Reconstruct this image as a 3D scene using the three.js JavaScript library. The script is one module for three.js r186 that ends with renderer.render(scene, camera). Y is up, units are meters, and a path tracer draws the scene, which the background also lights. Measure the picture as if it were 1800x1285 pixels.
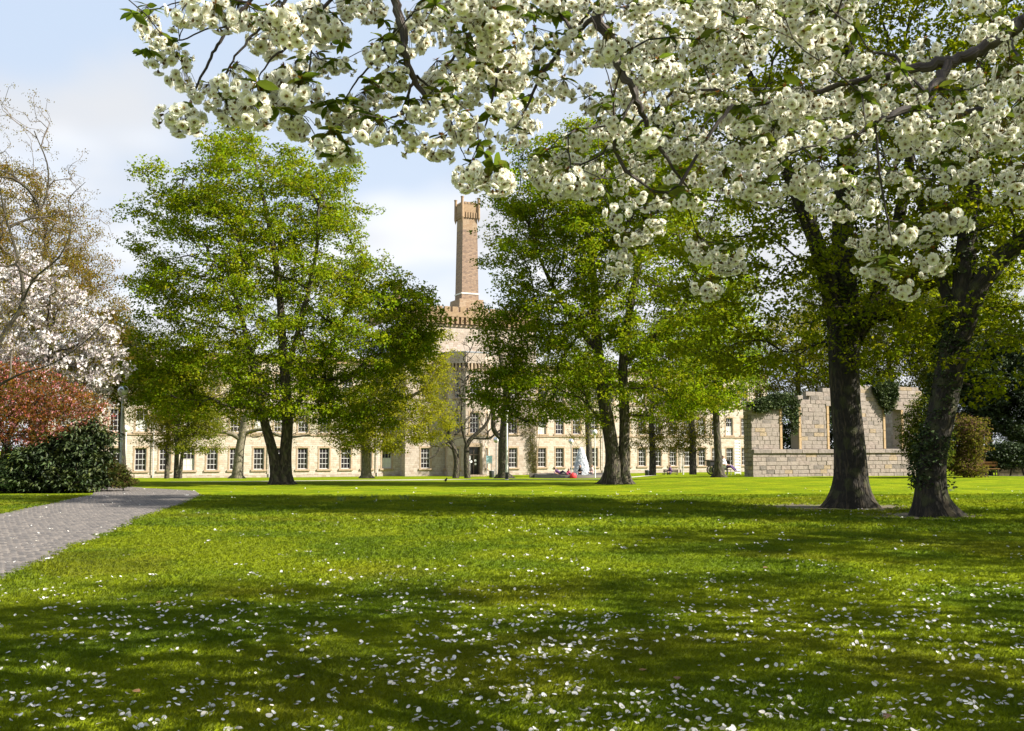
import * as THREE from 'three';
import { mergeGeometries } from 'three/addons/utils/BufferGeometryUtils.js';
import { MarchingCubes } from 'three/addons/objects/MarchingCubes.js';

// ------------------------------------------------------------------ camera, sky, sun, exposure
const F = 1750, CX = 900, CY = 642.5, PITCH = Math.atan(144.5 / F), EYE = 1.45;
const scene = new THREE.Scene();
const camera = new THREE.PerspectiveCamera(2 * Math.atan(CY / F) * 180 / Math.PI, 1800 / 1285, 0.1, 3000);
camera.position.set(0, EYE, 0);
camera.rotation.x = PITCH;
const renderer = new THREE.WebGLRenderer({ antialias: true });
renderer.toneMapping = THREE.LinearToneMapping;
renderer.toneMappingExposure = 2.6;
renderer.shadowMap.enabled = true;
const SUN = new THREE.Vector3(0.96, 0.74, 0.22).normalize();
const sun = new THREE.DirectionalLight(new THREE.Color(1, 0.945, 0.83), 5);
sun.position.copy(SUN).multiplyScalar(150).add(new THREE.Vector3(0, 0, -60));
sun.target.position.set(0, 0, -60);
sun.castShadow = true; sun.shadow.radius = 1; sun.shadow.mapSize.set(4096, 4096);
Object.assign(sun.shadow.camera, { left: -110, right: 110, top: 110, bottom: -110, near: 1, far: 400 });
scene.add(sun, sun.target);

// ------------------------------------------------------------------ random numbers and noise
function rng(seed) { let s = seed | 0; return () => { s = (s + 0x6d2b79f5) | 0; let t = Math.imul(s ^ (s >>> 15), 1 | s); t = (t + Math.imul(t ^ (t >>> 7), 61 | t)) ^ t; return ((t ^ (t >>> 14)) >>> 0) / 4294967296; }; }
const hash = (x, y, z = 0) => { let h = Math.imul(x, 374761393) + Math.imul(y, 668265263) + Math.imul(z, 1442695041); h = Math.imul(h ^ (h >>> 13), 1274126177); return ((h ^ (h >>> 16)) >>> 0) / 4294967296; };
const sm = (t) => t * t * (3 - 2 * t), lerp = (a, b, t) => a + (b - a) * t, clamp = (x, a = 0, b = 1) => Math.min(b, Math.max(a, x));
const sstep = (a, b, x) => sm(clamp((x - a) / (b - a)));
function vnoise(x, y, per = 1 << 20, z = 0) {
  const ix = Math.floor(x), iy = Math.floor(y), fx = sm(x - ix), fy = sm(y - iy), w = (i) => ((i % per) + per) % per;
  return lerp(lerp(hash(w(ix), w(iy), z), hash(w(ix + 1), w(iy), z), fx), lerp(hash(w(ix), w(iy + 1), z), hash(w(ix + 1), w(iy + 1), z), fx), fy);
}
function fbm(x, y, oct = 4, per = 1 << 16, z = 0) { let s = 0, a = 0.5, t = 0; for (let i = 0; i < oct; i++) { s += a * vnoise(x, y, per, z + i); t += a; x *= 2; y *= 2; per *= 2; a *= 0.5; } return s / t; }

{ // sky: pale spring blue with soft white cloud
  const w = 1024, h = 512, data = new Float32Array(w * h * 4);
  for (let j = 0; j < h; j++) for (let i = 0; i < w; i++) {
    const el = ((j + 0.5) / h - 0.5) * Math.PI, az = ((i + 0.5) / w - 0.5) * 2 * Math.PI, y = Math.max(0, Math.sin(el)), k = 1 / (y + 0.22);
    const x = Math.cos(az) * Math.cos(el) * k, z = Math.sin(az) * Math.cos(el) * k;
    const c = sstep(0.36, 0.68, fbm(x * 1.9 + 11.4, z * 1.9 + 4.2, 5)), g = sstep(0.35, 0.7, fbm(x * 3.1 + 3, z * 3.1 + 9, 4)), hz = Math.exp(-y * 5);
    const low = clamp(c * 0.92 + hz * 0.5), o = (j * w + i) * 4;
    const blue = [lerp(0.55, 0.70, hz), lerp(0.68, 0.79, hz), lerp(0.88, 0.91, hz)], white = [0.84, 0.86, 0.90].map((v) => v * lerp(0.90, 1.10, g));
    for (let q = 0; q < 3; q++) data[o + q] = lerp(blue[q], white[q], low);
    data[o + 3] = 1;
  }
  const t = new THREE.DataTexture(data, w, h, THREE.RGBAFormat, THREE.FloatType);
  t.mapping = THREE.EquirectangularReflectionMapping; t.magFilter = THREE.LinearFilter; t.minFilter = THREE.LinearFilter; t.needsUpdate = true;
  scene.background = t; scene.environment = t;
  scene.backgroundIntensity = scene.environmentIntensity = 0.42;
}

// ------------------------------------------------------------------ helpers
const V = (x, y, z) => new THREE.Vector3(x, y, z);
const sP = Math.sin(PITCH), cP = Math.cos(PITCH);
// a point of the place: the direction in which the photograph shows it, at d metres ahead
function at(px, py, d) { const x = (px - CX) / F, y = -(py - CY) / F, t = d / (cP - y * sP); return V(x * t, EYE + (y * cP + sP) * t, -d); }
function curve(tab, d) { for (let i = 1; i < tab.length; i++) if (d < tab[i][0]) { const [a, b] = tab[i - 1], [c, e] = tab[i]; return lerp(b, e, sm(clamp((d - a) / (c - a))) * 0.35 + clamp((d - a) / (c - a)) * 0.65); } return tab[tab.length - 1][1]; }
const LEFT = [[14, 0], [25, -0.03], [45, -0.17], [58, -0.42], [73, -0.80], [90, -1.3], [105, -1.75], [116, -1.95], [1200, -2.0]], RIGHT = [[14, 0], [25, -0.02], [45, -0.13], [58, -0.22], [73, -0.5], [90, -1.1], [105, -1.7], [116, -1.95], [1200, -2.0]];
function groundY(x, z) { const d = -z, s = sstep(5, 13, x); return lerp(curve(LEFT, d), curve(RIGHT, d), s) + (d > 4 && d < 110 ? 0.05 * (fbm(x * 0.11 + 50, z * 0.11 + 50, 2) - 0.5) : 0); }
function onGround(px, d, up = 0) { let y = 0, x = 0; for (let i = 0; i < 3; i++) { x = (px - CX) / F * ((y - EYE) * sP + d * cP); y = groundY(x, -d); } return V(x, y + up, -d); }

const used = new Map();
function numbered(n) { const k = used.get(n) ?? 0; used.set(n, k + 1); return k ? n + '_' + String(k).padStart(3, '0') : n; }
function shade(o) { o.castShadow = true; o.receiveShadow = true; return o; }
function thing(name, label, category, pos = V(0, 0, 0), turn = 0, group) {
  const o = new THREE.Group(); o.name = numbered(name); o.position.copy(pos); o.rotation.y = turn; o.userData = { label, category }; if (group) o.userData.group = group;
  scene.add(o); return o;
}
function mesh(name, geo, mat, parent) { const m = shade(new THREE.Mesh(geo, mat)); m.name = parent ? name : numbered(name); (parent ?? scene).add(m); return m; }
function structure(name, geo, mat, parent) { const m = mesh(name, geo, mat, parent); if (!parent) m.userData.kind = 'structure'; return m; }
class MB {   // collects faces
  constructor() { this.p = []; this.n = []; this.u = []; this.i = []; this.c = []; this.hasC = false; }
  v(x, y, z, nx, ny, nz, u = 0, w = 0) { this.p.push(x, y, z); this.n.push(nx, ny, nz); this.u.push(u, w); return this.p.length / 3 - 1; }
  col(c) { this.hasC = true; while (this.c.length < this.p.length) this.c.push(c[0], c[1], c[2]); }
  geo() { const g = new THREE.BufferGeometry(); g.setAttribute('position', new THREE.Float32BufferAttribute(this.p, 3)); g.setAttribute('normal', new THREE.Float32BufferAttribute(this.n, 3)); g.setAttribute('uv', new THREE.Float32BufferAttribute(this.u, 2)); if (this.hasC) g.setAttribute('color', new THREE.Float32BufferAttribute(this.c, 3)); g.setIndex(this.i); return g; }
  // flat-shaded polygon fan
  fan(pts) { const a = pts[0], b = pts[1], c = pts[2], n = b.clone().sub(a).cross(c.clone().sub(a)).normalize(), k = pts.map((q) => this.v(q.x, q.y, q.z, n.x, n.y, n.z, q.x + q.z, q.y)); for (let i = 1; i < k.length - 1; i++) this.i.push(k[0], k[i], k[i + 1]); }
  // box with a small chamfer on the +z face
  box(x0, x1, y0, y1, z0, z1) {
    const P = (x, y, z) => V(x, y, z);
    this.fan([P(x0, y0, z1), P(x1, y0, z1), P(x1, y1, z1), P(x0, y1, z1)]); this.fan([P(x1, y0, z0), P(x0, y0, z0), P(x0, y1, z0), P(x1, y1, z0)]);
    this.fan([P(x0, y0, z0), P(x0, y0, z1), P(x0, y1, z1), P(x0, y1, z0)]); this.fan([P(x1, y0, z1), P(x1, y0, z0), P(x1, y1, z0), P(x1, y1, z1)]);
    this.fan([P(x0, y1, z1), P(x1, y1, z1), P(x1, y1, z0), P(x0, y1, z0)]); this.fan([P(x0, y0, z0), P(x1, y0, z0), P(x1, y0, z1), P(x0, y0, z1)]);
    return this;
  }
  // tube along points with radii; bump(angle, along, i) scales the radius
  tube(pts, rad, sides, bump) {
    const n = pts.length; let T = pts[1].clone().sub(pts[0]).normalize(), N = Math.abs(T.y) > 0.9 ? V(1, 0, 0) : V(0, 1, 0); N.sub(T.clone().multiplyScalar(N.dot(T))).normalize();
    let along = 0, first = this.p.length / 3; const B = V(0, 0, 0), q = V(0, 0, 0);
    for (let i = 0; i < n; i++) {
      const t = pts[Math.min(n - 1, i + 1)].clone().sub(pts[Math.max(0, i - 1)]).normalize(); N.sub(t.clone().multiplyScalar(N.dot(t))); if (N.lengthSq() < 1e-8) N.set(t.y, t.z, t.x).cross(t); N.normalize(); B.crossVectors(t, N);
      if (i) along += pts[i].distanceTo(pts[i - 1]);
      for (let k = 0; k <= sides; k++) {
        const a = k / sides * 2 * Math.PI, ca = Math.cos(a), sa = Math.sin(a), r = rad[i] * (bump ? bump(k === sides ? 0 : a, along, i) : 1);
        q.set(0, 0, 0).addScaledVector(N, ca).addScaledVector(B, sa);
        this.v(pts[i].x + q.x * r, pts[i].y + q.y * r, pts[i].z + q.z * r, q.x, q.y, q.z, k / sides * Math.max(1, Math.round(2 * Math.PI * rad[0])) , along);
      }
    }
    const s = sides + 1;
    for (let i = 0; i < n - 1; i++) for (let k = 0; k < sides; k++) { const a = first + i * s + k, b = a + s; this.i.push(a, a + 1, b + 1, a, b + 1, b); }
    return this;
  }
}
function texture(size, f, { srgb = true, rx = 1, ry = 1 } = {}) {
  const [w, h] = Array.isArray(size) ? size : [size, size], d = new Uint8Array(w * h * 4);
  for (let j = 0; j < h; j++) for (let i = 0; i < w; i++) { const c = f(i / w, j / h), o = (j * w + i) * 4; for (let k = 0; k < 3; k++) d[o + k] = clamp(Math.round(255 * (srgb ? Math.pow(clamp(c[k]), 1 / 2.2) : c[k])), 0, 255); d[o + 3] = 255; }
  const t = new THREE.DataTexture(d, w, h); t.colorSpace = srgb ? THREE.SRGBColorSpace : THREE.NoColorSpace; t.wrapS = t.wrapT = THREE.RepeatWrapping; t.magFilter = THREE.LinearFilter; t.minFilter = THREE.LinearMipmapLinearFilter; t.repeat.set(rx, ry); t.needsUpdate = true; return t;
}
const mul = (c, k) => c.map((v) => v * k), mix3 = (a, b, t) => a.map((v, i) => lerp(v, b[i], t));
const C = (r, g, b) => new THREE.Color().setRGB(r, g, b);
const std = (c, rough = 0.9, extra = {}) => new THREE.MeshStandardMaterial({ color: C(...c), roughness: rough, side: THREE.DoubleSide, ...extra });
const thin = (c, through, extra = {}) => new THREE.MeshPhysicalMaterial({ color: C(...c), roughness: 1, transmission: through, thickness: 0, side: THREE.DoubleSide, specularIntensity: 0.04, ...extra });

// ------------------------------------------------------------------ materials
const barkMaps = (a, b, c, seed) => {
  const f = (u, v) => { const ridge = Math.abs(fbm(u * 10, v * 3, 4, 1 << 16, seed) - 0.5) * 2, fine = fbm(u * 32, v * 16, 3, 32, seed + 7); return [ridge, fine, fbm(u * 4, v * 4, 3, 4, seed + 13)]; };
  return { map: texture(256, (u, v) => { const [r, n, m] = f(u, v); return mul(mix3(mix3(a, b, sstep(0.05, 0.5, r)), c, sstep(0.52, 0.72, m) * 0.7), 0.7 + 0.6 * n); }), bumpMap: texture(256, (u, v) => { const [r, n] = f(u, v); const h = 0.25 * n + 0.75 * sstep(0, 0.5, r); return [h, h, h]; }, { srgb: false }) };
};
const M = {
  barkGrey: std([1, 1, 1], 0.95, { ...barkMaps([0.03, 0.023, 0.015], [0.115, 0.092, 0.062], [0.075, 0.08, 0.03], 1), bumpScale: 0.03 }),
  barkDark: std([1, 1, 1], 0.95, { ...barkMaps([0.012, 0.009, 0.005], [0.058, 0.043, 0.024], [0.042, 0.046, 0.010], 2), bumpScale: 0.04 }),
  barkPlane: std([1, 1, 1], 0.9, { ...barkMaps([0.12, 0.10, 0.07], [0.28, 0.24, 0.17], [0.17, 0.16, 0.09], 3), bumpScale: 0.015 }),
  barkCherry: std([1, 1, 1], 0.75, { ...barkMaps([0.03, 0.02, 0.016], [0.075, 0.05, 0.04], [0.09, 0.075, 0.06], 4), bumpScale: 0.006 }),
  twig: std([0.05, 0.036, 0.025], 0.95), twigPale: std([0.20, 0.15, 0.10], 0.95), twigGrey: std([0.12, 0.095, 0.075], 0.95),
  leaf: thin([1, 1, 1], 0.58), leafGloss: thin([1, 1, 1], 0.15, { roughness: 0.75, specularIntensity: 0.45 }), petal: thin([1, 1, 0.97], 0.55, { vertexColors: true }), blossom: thin([1, 1, 1], 0.4),
};
// ------------------------------------------------------------------ ground
const grassA = [0.098, 0.148, 0.003], grassB = [0.175, 0.215, 0.004], moss = [0.17, 0.145, 0.008], soil = [0.085, 0.06, 0.035];
{
  const xs = [], zs = []; for (let i = -60; i <= 60; i++) xs.push(Math.sign(i) * (Math.abs(i) * 0.55 + Math.pow(Math.abs(i) / 60, 4) * 600)); for (let j = 0; j <= 170; j++) { const t = j / 170; zs.push(30 - (t * 150 + Math.pow(t, 8) * 1000)); }
  const b = new MB(); for (const z of zs) for (const x of xs) b.v(x, groundY(x, z), z, 0, 1, 0, x, -z);
  for (let j = 0; j < zs.length - 1; j++) for (let i = 0; i < xs.length - 1; i++) { const a = j * xs.length + i, c = a + xs.length; b.i.push(a, c + 0, c + 1, a, c + 1, a + 1); }
  b.i.reverse(); const g = b.geo(); g.computeVertexNormals(); if (g.attributes.normal.getY(50) < 0) { b.i.reverse(); g.setIndex(b.i); g.computeVertexNormals(); }
  const map = texture(1024, (u, v) => { const n = fbm(u * 9, v * 9, 5, 9, 21), f = fbm(u * 180, v * 60, 2, 60, 31), m = sstep(0.55, 0.75, fbm(u * 14, v * 14, 4, 14, 41)); return mul(mix3(mix3(grassA, grassB, sstep(0.3, 0.7, n)), moss, m * 0.3), 0.62 + 0.76 * f); }, { rx: 1 / 7.3, ry: 1 / 7.3 });
  const bump = texture(512, (u, v) => { const f = fbm(u * 128, v * 128, 2, 128, 51) * 0.6 + fbm(u * 20, v * 20, 3, 20, 52) * 0.4; return [f, f, f]; }, { srgb: false, rx: 1 / 2.9, ry: 1 / 2.9 });
  structure('lawn', g, new THREE.MeshPhysicalMaterial({ color: C(1, 1, 1), roughness: 1, specularIntensity: 0.02, map, bumpMap: bump, bumpScale: 0.03 }));
}
// the path, its edges read off the photograph as ground points
const PATH_R = [[-2.6, 3.0], [-4.2, 7.5], [-5.35, 10.4], [-5.75, 12.2], [-6.4, 15.0], [-7.0, 18.0], [-7.85, 21.6], [-8.5, 25.5], [-9.6, 31], [-11.2, 35.5], [-14.6, 39.5], [-19, 43]], PATH_L = [[-7.9, 3.0], [-9.0, 7.5], [-9.7, 10.4], [-10.1, 12.2], [-10.4, 15.0], [-10.7, 18.0], [-11.2, 21.6], [-12.0, 25.5], [-13.2, 31], [-14.6, 35.5], [-17.0, 39.5], [-22, 43]];
const edgeAt = (tab, d) => curve(tab.map(([x, q]) => [q, x]), d);
const pathWob = (d) => 0.09 * (fbm(d * 1.3 + 4, 2.5, 3) - 0.5) + 0.14 * (fbm(d * 0.35, 7.5, 2) - 0.5);
const onPath = (x, d, m = 0) => d > 3 && d < 43 && x < edgeAt(PATH_R, d) + pathWob(d) + m && x > edgeAt(PATH_L, d) - m;
{
  const strip = (name, rows, mat, up) => { const b = new MB(); rows.forEach(([xl, xr, d]) => { for (let k = 0; k <= 6; k++) { const x = lerp(xl, xr, k / 6); b.v(x, groundY(x, -d) + up, -d, 0, 1, 0, x, d); } }); for (let j = 0; j < rows.length - 1; j++) for (let k = 0; k < 6; k++) { const a = j * 7 + k, c = a + 7; b.i.push(a, a + 1, c + 1, a, c + 1, c); } return structure(name, b.geo(), mat); };
  const joint = texture(256, (u, v) => mul(mix3([0.10, 0.085, 0.07], [0.075, 0.085, 0.03], sstep(0.5, 0.7, fbm(u * 6, v * 6, 4, 6, 61))), 0.6 + 0.8 * fbm(u * 64, v * 64, 2, 64, 62)), { rx: 0.5, ry: 0.5 });
  const rows = []; for (let d = 3; d <= 43; d += 0.4) rows.push([edgeAt(PATH_L, d), edgeAt(PATH_R, d) + pathWob(d), d]);
  const path = strip('path', rows, std([1, 1, 1], 1, { map: joint }), 0.008);
  // setts
  const sett = (s) => { const r = rng(s), b = new MB(), w = 0.047 + r() * 0.004, l = 0.05 + r() * 0.006, c = 0.012, P = (x, y, z) => V(x, y, z), j = () => (r() - 0.5) * 0.006, t = [P(-w + c + j(), 0.026, l - c + j()), P(w - c + j(), 0.026 + j() * 0.5, l - c + j()), P(w - c + j(), 0.026 + j() * 0.5, -l + c + j()), P(-w + c + j(), 0.026, -l + c + j())], e = [P(-w, 0.014, l), P(w, 0.014, l), P(w, 0.014, -l), P(-w, 0.014, -l)], g = e.map((q) => P(q.x, -0.02, q.z)); b.fan(t); for (let k = 0; k < 4; k++) { const n = (k + 1) % 4; b.fan([e[k], e[n], t[n], t[k]]); b.fan([g[k], g[n], e[n], e[k]]); } return b.geo(); };
  const geos = [1, 2, 3, 4].map(sett), tones = [[0.135, 0.119, 0.109], [0.113, 0.102, 0.096], [0.155, 0.137, 0.124], [0.088, 0.08, 0.077]], grain = texture(128, (u, v) => { const n = 0.75 + 0.5 * fbm(u * 24, v * 24, 3, 24, 71); return [n * 0.9, n * 0.88, n * 0.87]; }, { rx: 8, ry: 8 });
  const mats = tones.map((t) => std(t, 0.85, { map: grain })), list = [], r = rng(77);
  for (let s = 2; s < 46; s += 0.108) for (let t = -24; t < -1; t += 0.102) { const row = Math.round(s / 0.108), x = t + (row % 2) * 0.051 + (r() - 0.5) * 0.022 + 0.35 * Math.sin(s * 0.2), d = s + (r() - 0.5) * 0.022 + 0.05 * Math.sin(t * 1.3 + s * 0.7); if (onPath(x, d, -0.05) && (d > 9 || false) && x / d > -0.62) list.push([x, d, r() * 4 | 0, r() * 4 | 0, (r() - 0.5) * 0.12, (r() - 0.5) * 0.008]); }
  list.sort((a, b) => (a[1] + (a[0] / a[1] < -0.52 ? 50 : 0)) - (b[1] + (b[0] / b[1] < -0.52 ? 50 : 0)));
  list.slice(0, 300).forEach(([x, d, g, m, a, dy]) => { const o = mesh('sett', geos[g], mats[m], path); o.position.set(x, groundY(x, -d) + 0.008 + dy, -d); o.rotation.y = a; });
  for (let m = 0; m < 4; m++) { const L = list.slice(300).filter((q) => q[3] === m), im = shade(new THREE.InstancedMesh(geos[m], mats[m], L.length)), o = new THREE.Object3D(); L.forEach(([x, d, , , a, dy], i) => { o.position.set(x, groundY(x, -d) + 0.008 + dy, -d); o.rotation.set(0, a, 0); o.updateMatrix(); im.setMatrixAt(i, o.matrix); }); im.name = 'setts'; im.userData.kind = 'stuff'; path.add(im); }
  const gravel = std([1, 1, 1], 1, { map: texture(256, (u, v) => mul([0.42, 0.38, 0.33], 0.7 + 0.6 * fbm(u * 60, v * 60, 3, 60, 81)), { rx: 0.3, ry: 0.3 }) });
  // far park paths
  const cross = (name, a, b, w0, w1) => { const p0 = a, p1 = b, q = new MB(), n = 30; for (let i = 0; i <= n; i++) { const t = i / n, x = lerp(p0[0], p1[0], t), d = lerp(p0[1], p1[1], t), w = lerp(w0, w1, t); for (const k of [0, w]) q.v(x, groundY(x, -(d + k)) + 0.012, -(d + k), 0, 1, 0, x, d + k); } for (let i = 0; i < n; i++) { const e = i * 2; q.i.push(e, e + 2, e + 3, e, e + 3, e + 1); } structure(name, q.geo(), gravel); };
  cross('far_path', [-17.4, 50], [4, 62], 1.4, 2.2);
  cross('forecourt_path', [4, 62], [24, 100], 2.2, 6);
  cross('side_path', [28.5, 60.5], [60, 48], 3.0, 3.6);
  cross('mill_path', [-19, 43.5], [-60, 60], 4, 4);
}
// mown grass blades over the near lawn
{
  const r = rng(5), tuft = (s, n, h, w) => { const q = rng(s), b = new MB(); for (let i = 0; i < n; i++) { const a = q() * 6.283, rr = Math.sqrt(q()) * 0.035, x = Math.cos(a) * rr, z = Math.sin(a) * rr, L = h * (0.55 + 0.7 * q()), da = q() * 6.283, lean = 0.25 + 0.75 * q(), dx = Math.cos(da), dz = Math.sin(da), W = w * (0.7 + 0.6 * q()); const p = [V(x - dz * W, -0.005, z + dx * W), V(x + dz * W, -0.005, z - dx * W), V(x + dz * W * 0.7 + dx * L * lean * 0.35, L * 0.6, z - dx * W * 0.7 + dz * L * lean * 0.35), V(x + dx * L * lean, L * (1 - lean * 0.25), z + dz * L * lean), V(x - dz * W * 0.7 + dx * L * lean * 0.35, L * 0.6, z + dx * W * 0.7 + dz * L * lean * 0.35)]; b.fan(p); } const g = b.geo(), N = g.attributes.normal; for (let i = 0; i < N.count; i++) { const y = Math.abs(N.getY(i)) * 0.5 + 0.6; const x = N.getX(i) * 0.5, z = N.getZ(i) * 0.5, l = Math.hypot(x, y, z); N.setXYZ(i, x / l, y / l, z / l); } return g; };
  const spots = []; const add = (n, d0, d1, s0, s1) => { for (let i = 0; i < n; i++) { const d = Math.sqrt(lerp(d0 * d0, d1 * d1, r())), x = (r() * 2 - 1) * (d * 0.56 + 0.4); const bare = Math.min(Math.hypot((x - 8.0) / 1.5, d - 24.7) / 1.35, Math.hypot((x - 8.95) / 1.3, d - 21.7) / 0.9); if (!onPath(x, d, -0.06 - 0.12 * r()) && bare > 0.6 + 0.6 * r()) spots.push([x, d, lerp(s0, s1, r())]); } };
  add(105000, 4.3, 9.5, 0.75, 1.1); add(75000, 9.5, 17, 0.9, 1.3); add(50000, 17, 32, 1.1, 1.6);
  for (let k = 0; k < 3; k++) {
    const L = spots.filter((_, i) => i % 3 === k), im = shade(new THREE.InstancedMesh(tuft(90 + k, 9, 0.040, 0.0021), M.leaf, L.length)), o = new THREE.Object3D(), c = new THREE.Color();
    L.forEach(([x, d, s], i) => { o.position.set(x, groundY(x, -d), -d); o.rotation.set(0, r() * 6.283, 0); o.scale.set(s, s * (0.7 + 0.5 * vnoise(x * 1.7, d * 1.7)), s); o.updateMatrix(); im.setMatrixAt(i, o.matrix); const n = fbm(x * 0.9 + 30, d * 0.9 + 30, 3), m = sstep(0.58, 0.75, fbm(x * 0.6 + 9, d * 0.6 + 70, 3)), q = mul(mix3(mix3(grassA, grassB, sstep(0.3, 0.7, n)), moss, m * 0.3), 1.1 + 0.6 * r()); im.setColorAt(i, c.setRGB(...q)); });
    im.name = numbered('grass'); im.userData = { kind: 'stuff', label: ['short mown grass blades of the lawn', 'short mown grass blades between the fallen petals', 'short green grass blades across the near lawn'][k], category: 'grass' }; scene.add(im);
  }
}
const SOIL = std([1, 1, 1], 1, { map: texture(256, (u, v) => mul(mix3(soil, [0.10, 0.10, 0.02], sstep(0.45, 0.6, fbm(u * 7, v * 7, 4, 7, 91))), 0.55 + 0.9 * fbm(u * 50, v * 50, 3, 50, 92)), { rx: 0.6, ry: 0.6 }) });
// ------------------------------------------------------------------ trees
// points of a crown: its outline (photo pixels) at d metres gives width at each height; the depth is `deep` of the width
function crownPoints(poly, d, n, minD, deep, seed, edge = 0.55, conv = at) {
  const r = rng(seed), ys = poly.map((p) => p[1]), y0 = Math.min(...ys), y1 = Math.max(...ys), out = [];
  const span = (y) => { let a = 1e9, b = -1e9; for (let i = 0; i < poly.length; i++) { const p = poly[i], q = poly[(i + 1) % poly.length]; if ((p[1] <= y) !== (q[1] <= y)) { const x = p[0] + (y - p[1]) / (q[1] - p[1]) * (q[0] - p[0]); a = Math.min(a, x); b = Math.max(b, x); } } return [a, b]; };
  const wide = Math.max(...Array.from({ length: 40 }, (_, i) => { const [a, b] = span(lerp(y0, y1, (i + 0.5) / 40)); return b - a; }));
  for (let t = 0; t < n * 60 && out.length < n; t++) {
    const y = lerp(y0, y1, r()), [a, b] = span(y); if (r() > (b - a) / wide) continue;
    const u = r() * 2 - 1, w = r() * 2 - 1, rho = Math.hypot(u, w); if (rho > 1 || r() > 1 - edge + edge * rho * rho) continue;
    const p = conv((a + b) / 2 + u * (b - a) / 2, y, d); p.z += w * deep * conv(b, y, d).distanceTo(conv(a, y, d)) / 2;
    if (p.y < groundY(p.x, p.z) + 0.25) continue;
    if (out.every((q) => q.distanceToSquared(p) > minD * minD)) out.push(p);
  }
  return out;
}
// branches from stems to every point of the crown; returns their chains and tips
function grow(stems, pts, { tip = 0.02, pow = 0.45, step = 0.7, from = 0.35, wander = 0.12, seed = 1, cost = 0.12, droop = 0 } = {}) {
  const r = rng(seed), N = [], chains = [];
  for (const s of stems) { let prev = -1; s.pts.forEach((p, i) => { if (i === 0 && s.join) prev = s.join; const dir = s.pts[Math.min(i + 1, s.pts.length - 1)].clone().sub(s.pts[Math.max(0, i - 1)]).normalize(); N.push({ p, dir, par: prev, len: prev >= 0 ? N[prev].len + p.distanceTo(N[prev].p) : 0, r: s.rad[i], ok: i / (s.pts.length - 1) >= (s.from ?? from), t: 0 }); prev = N.length - 1; }); s.end = prev; }
  const key = pts.map((p) => Math.min(...N.filter((n) => n.ok).map((n) => n.p.distanceTo(p)))), order = pts.map((_, i) => i).sort((a, b) => key[a] - key[b]);
  for (const k of order) {
    const p = pts[k]; let best = 0, bc = 1e9;
    N.forEach((n, i) => { if (!n.ok) return; const dx = p.x - n.p.x, dy = p.y - n.p.y, dz = p.z - n.p.z, D = Math.hypot(dx, dy, dz); if (D >= bc) return; const dot = (dx * n.dir.x + dy * n.dir.y + dz * n.dir.z) / (D + 1e-6), c = D * (1.3 - 0.45 * dot + (dy < 0 ? 0.25 : 0)) + cost * n.len; if (c < bc) { bc = c; best = i; } });
    const b = N[best], D = b.p.distanceTo(p), n = Math.max(2, Math.ceil(D / step)), ctl = b.p.clone().addScaledVector(b.dir, D * 0.4).add(V((r() - 0.5), (r() - 0.2), (r() - 0.5)).multiplyScalar(D * 0.22)), chain = [best]; let par = best;
    for (let i = 1; i <= n; i++) { const t = i / n, q = b.p.clone().multiplyScalar((1 - t) * (1 - t)).addScaledVector(ctl, 2 * t * (1 - t)).addScaledVector(p, t * t); if (i < n) q.add(V(r() - 0.5, r() - 0.5, r() - 0.5).multiplyScalar(wander * D / n * 2)); q.y -= droop * t * t * D; N.push({ p: q, dir: q.clone().sub(N[par].p).normalize(), par, len: N[par].len + q.distanceTo(N[par].p), r: 0, ok: true, t: 0 }); par = N.length - 1; chain.push(par); }
    N[par].t = 1; chains.push(chain);
  }
  for (let i = N.length - 1; i >= 0; i--) { if (N[i].par >= 0) N[N[i].par].t += N[i].t; N[i].rad = Math.max(N[i].r, tip * Math.pow(Math.max(1, N[i].t), pow)); }
  for (const n of N) if (n.par >= 0) n.rad = Math.min(n.rad, N[n.par].rad);
  return { N, chains };
}
function branches(G, parent, base, bark, twig) {   // every branch that leaves a trunk or limb is a part, with all that grows on it
  const owner = new Map(), groups = [];
  for (const c of G.chains) { let k = owner.get(c[0]); if (k === undefined) { k = groups.length; groups.push({ list: [], r: G.N[c[1]].rad }); } for (const i of c.slice(1)) owner.set(i, k); groups[k].list.push(c); }
  groups.sort((a, b) => b.list.length * b.r - a.list.length * a.r);
  const build = (name, list, mat) => { const b = new MB(); for (const c of list) { const pts = c.map((i) => G.N[i].p.clone().sub(base)), rad = c.map((i, k) => (k === 0 ? Math.min(G.N[i].rad * 0.9, G.N[c[1]].rad * 1.15) : G.N[i].rad)); rad[rad.length - 1] *= 0.5; b.tube(pts, rad, rad[1] > 0.09 ? 8 : rad[1] > 0.03 ? 5 : 3); } return mesh(name, b.geo(), mat, parent); };
  groups.slice(0, 120).forEach((g) => build('branch', g.list, g.r > 0.05 ? bark : twig));
  const rest = groups.slice(120).flatMap((g) => g.list); if (rest.length) build('twigs', rest, twig).userData.kind = 'stuff';
}
function stem(px, d, list, { ground = true, flare = 0, conv = at } = {}) {   // list: [photo x, photo y, depth offset, radius]
  const raw = list.map(([x, y, dd]) => conv(x, y, d + dd)), rr = list.map((q) => q[3]);
  if (ground) { const g = groundY(raw[0].x, raw[0].z); raw[0].y = g - 0.12; }
  const cv = new THREE.CatmullRomCurve3(raw, false, 'centripetal'), n = (list.length - 1) * 5, pts = [], rad = [];
  for (let i = 0; i <= n; i++) { const t = i / n, k = t * (list.length - 1), j = Math.min(list.length - 2, Math.floor(k)); pts.push(cv.getPoint(t)); rad.push(lerp(rr[j], rr[j + 1], sm(k - j) * 0.3 + (k - j) * 0.7)); }
  return { pts, rad, flare };
}
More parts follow.
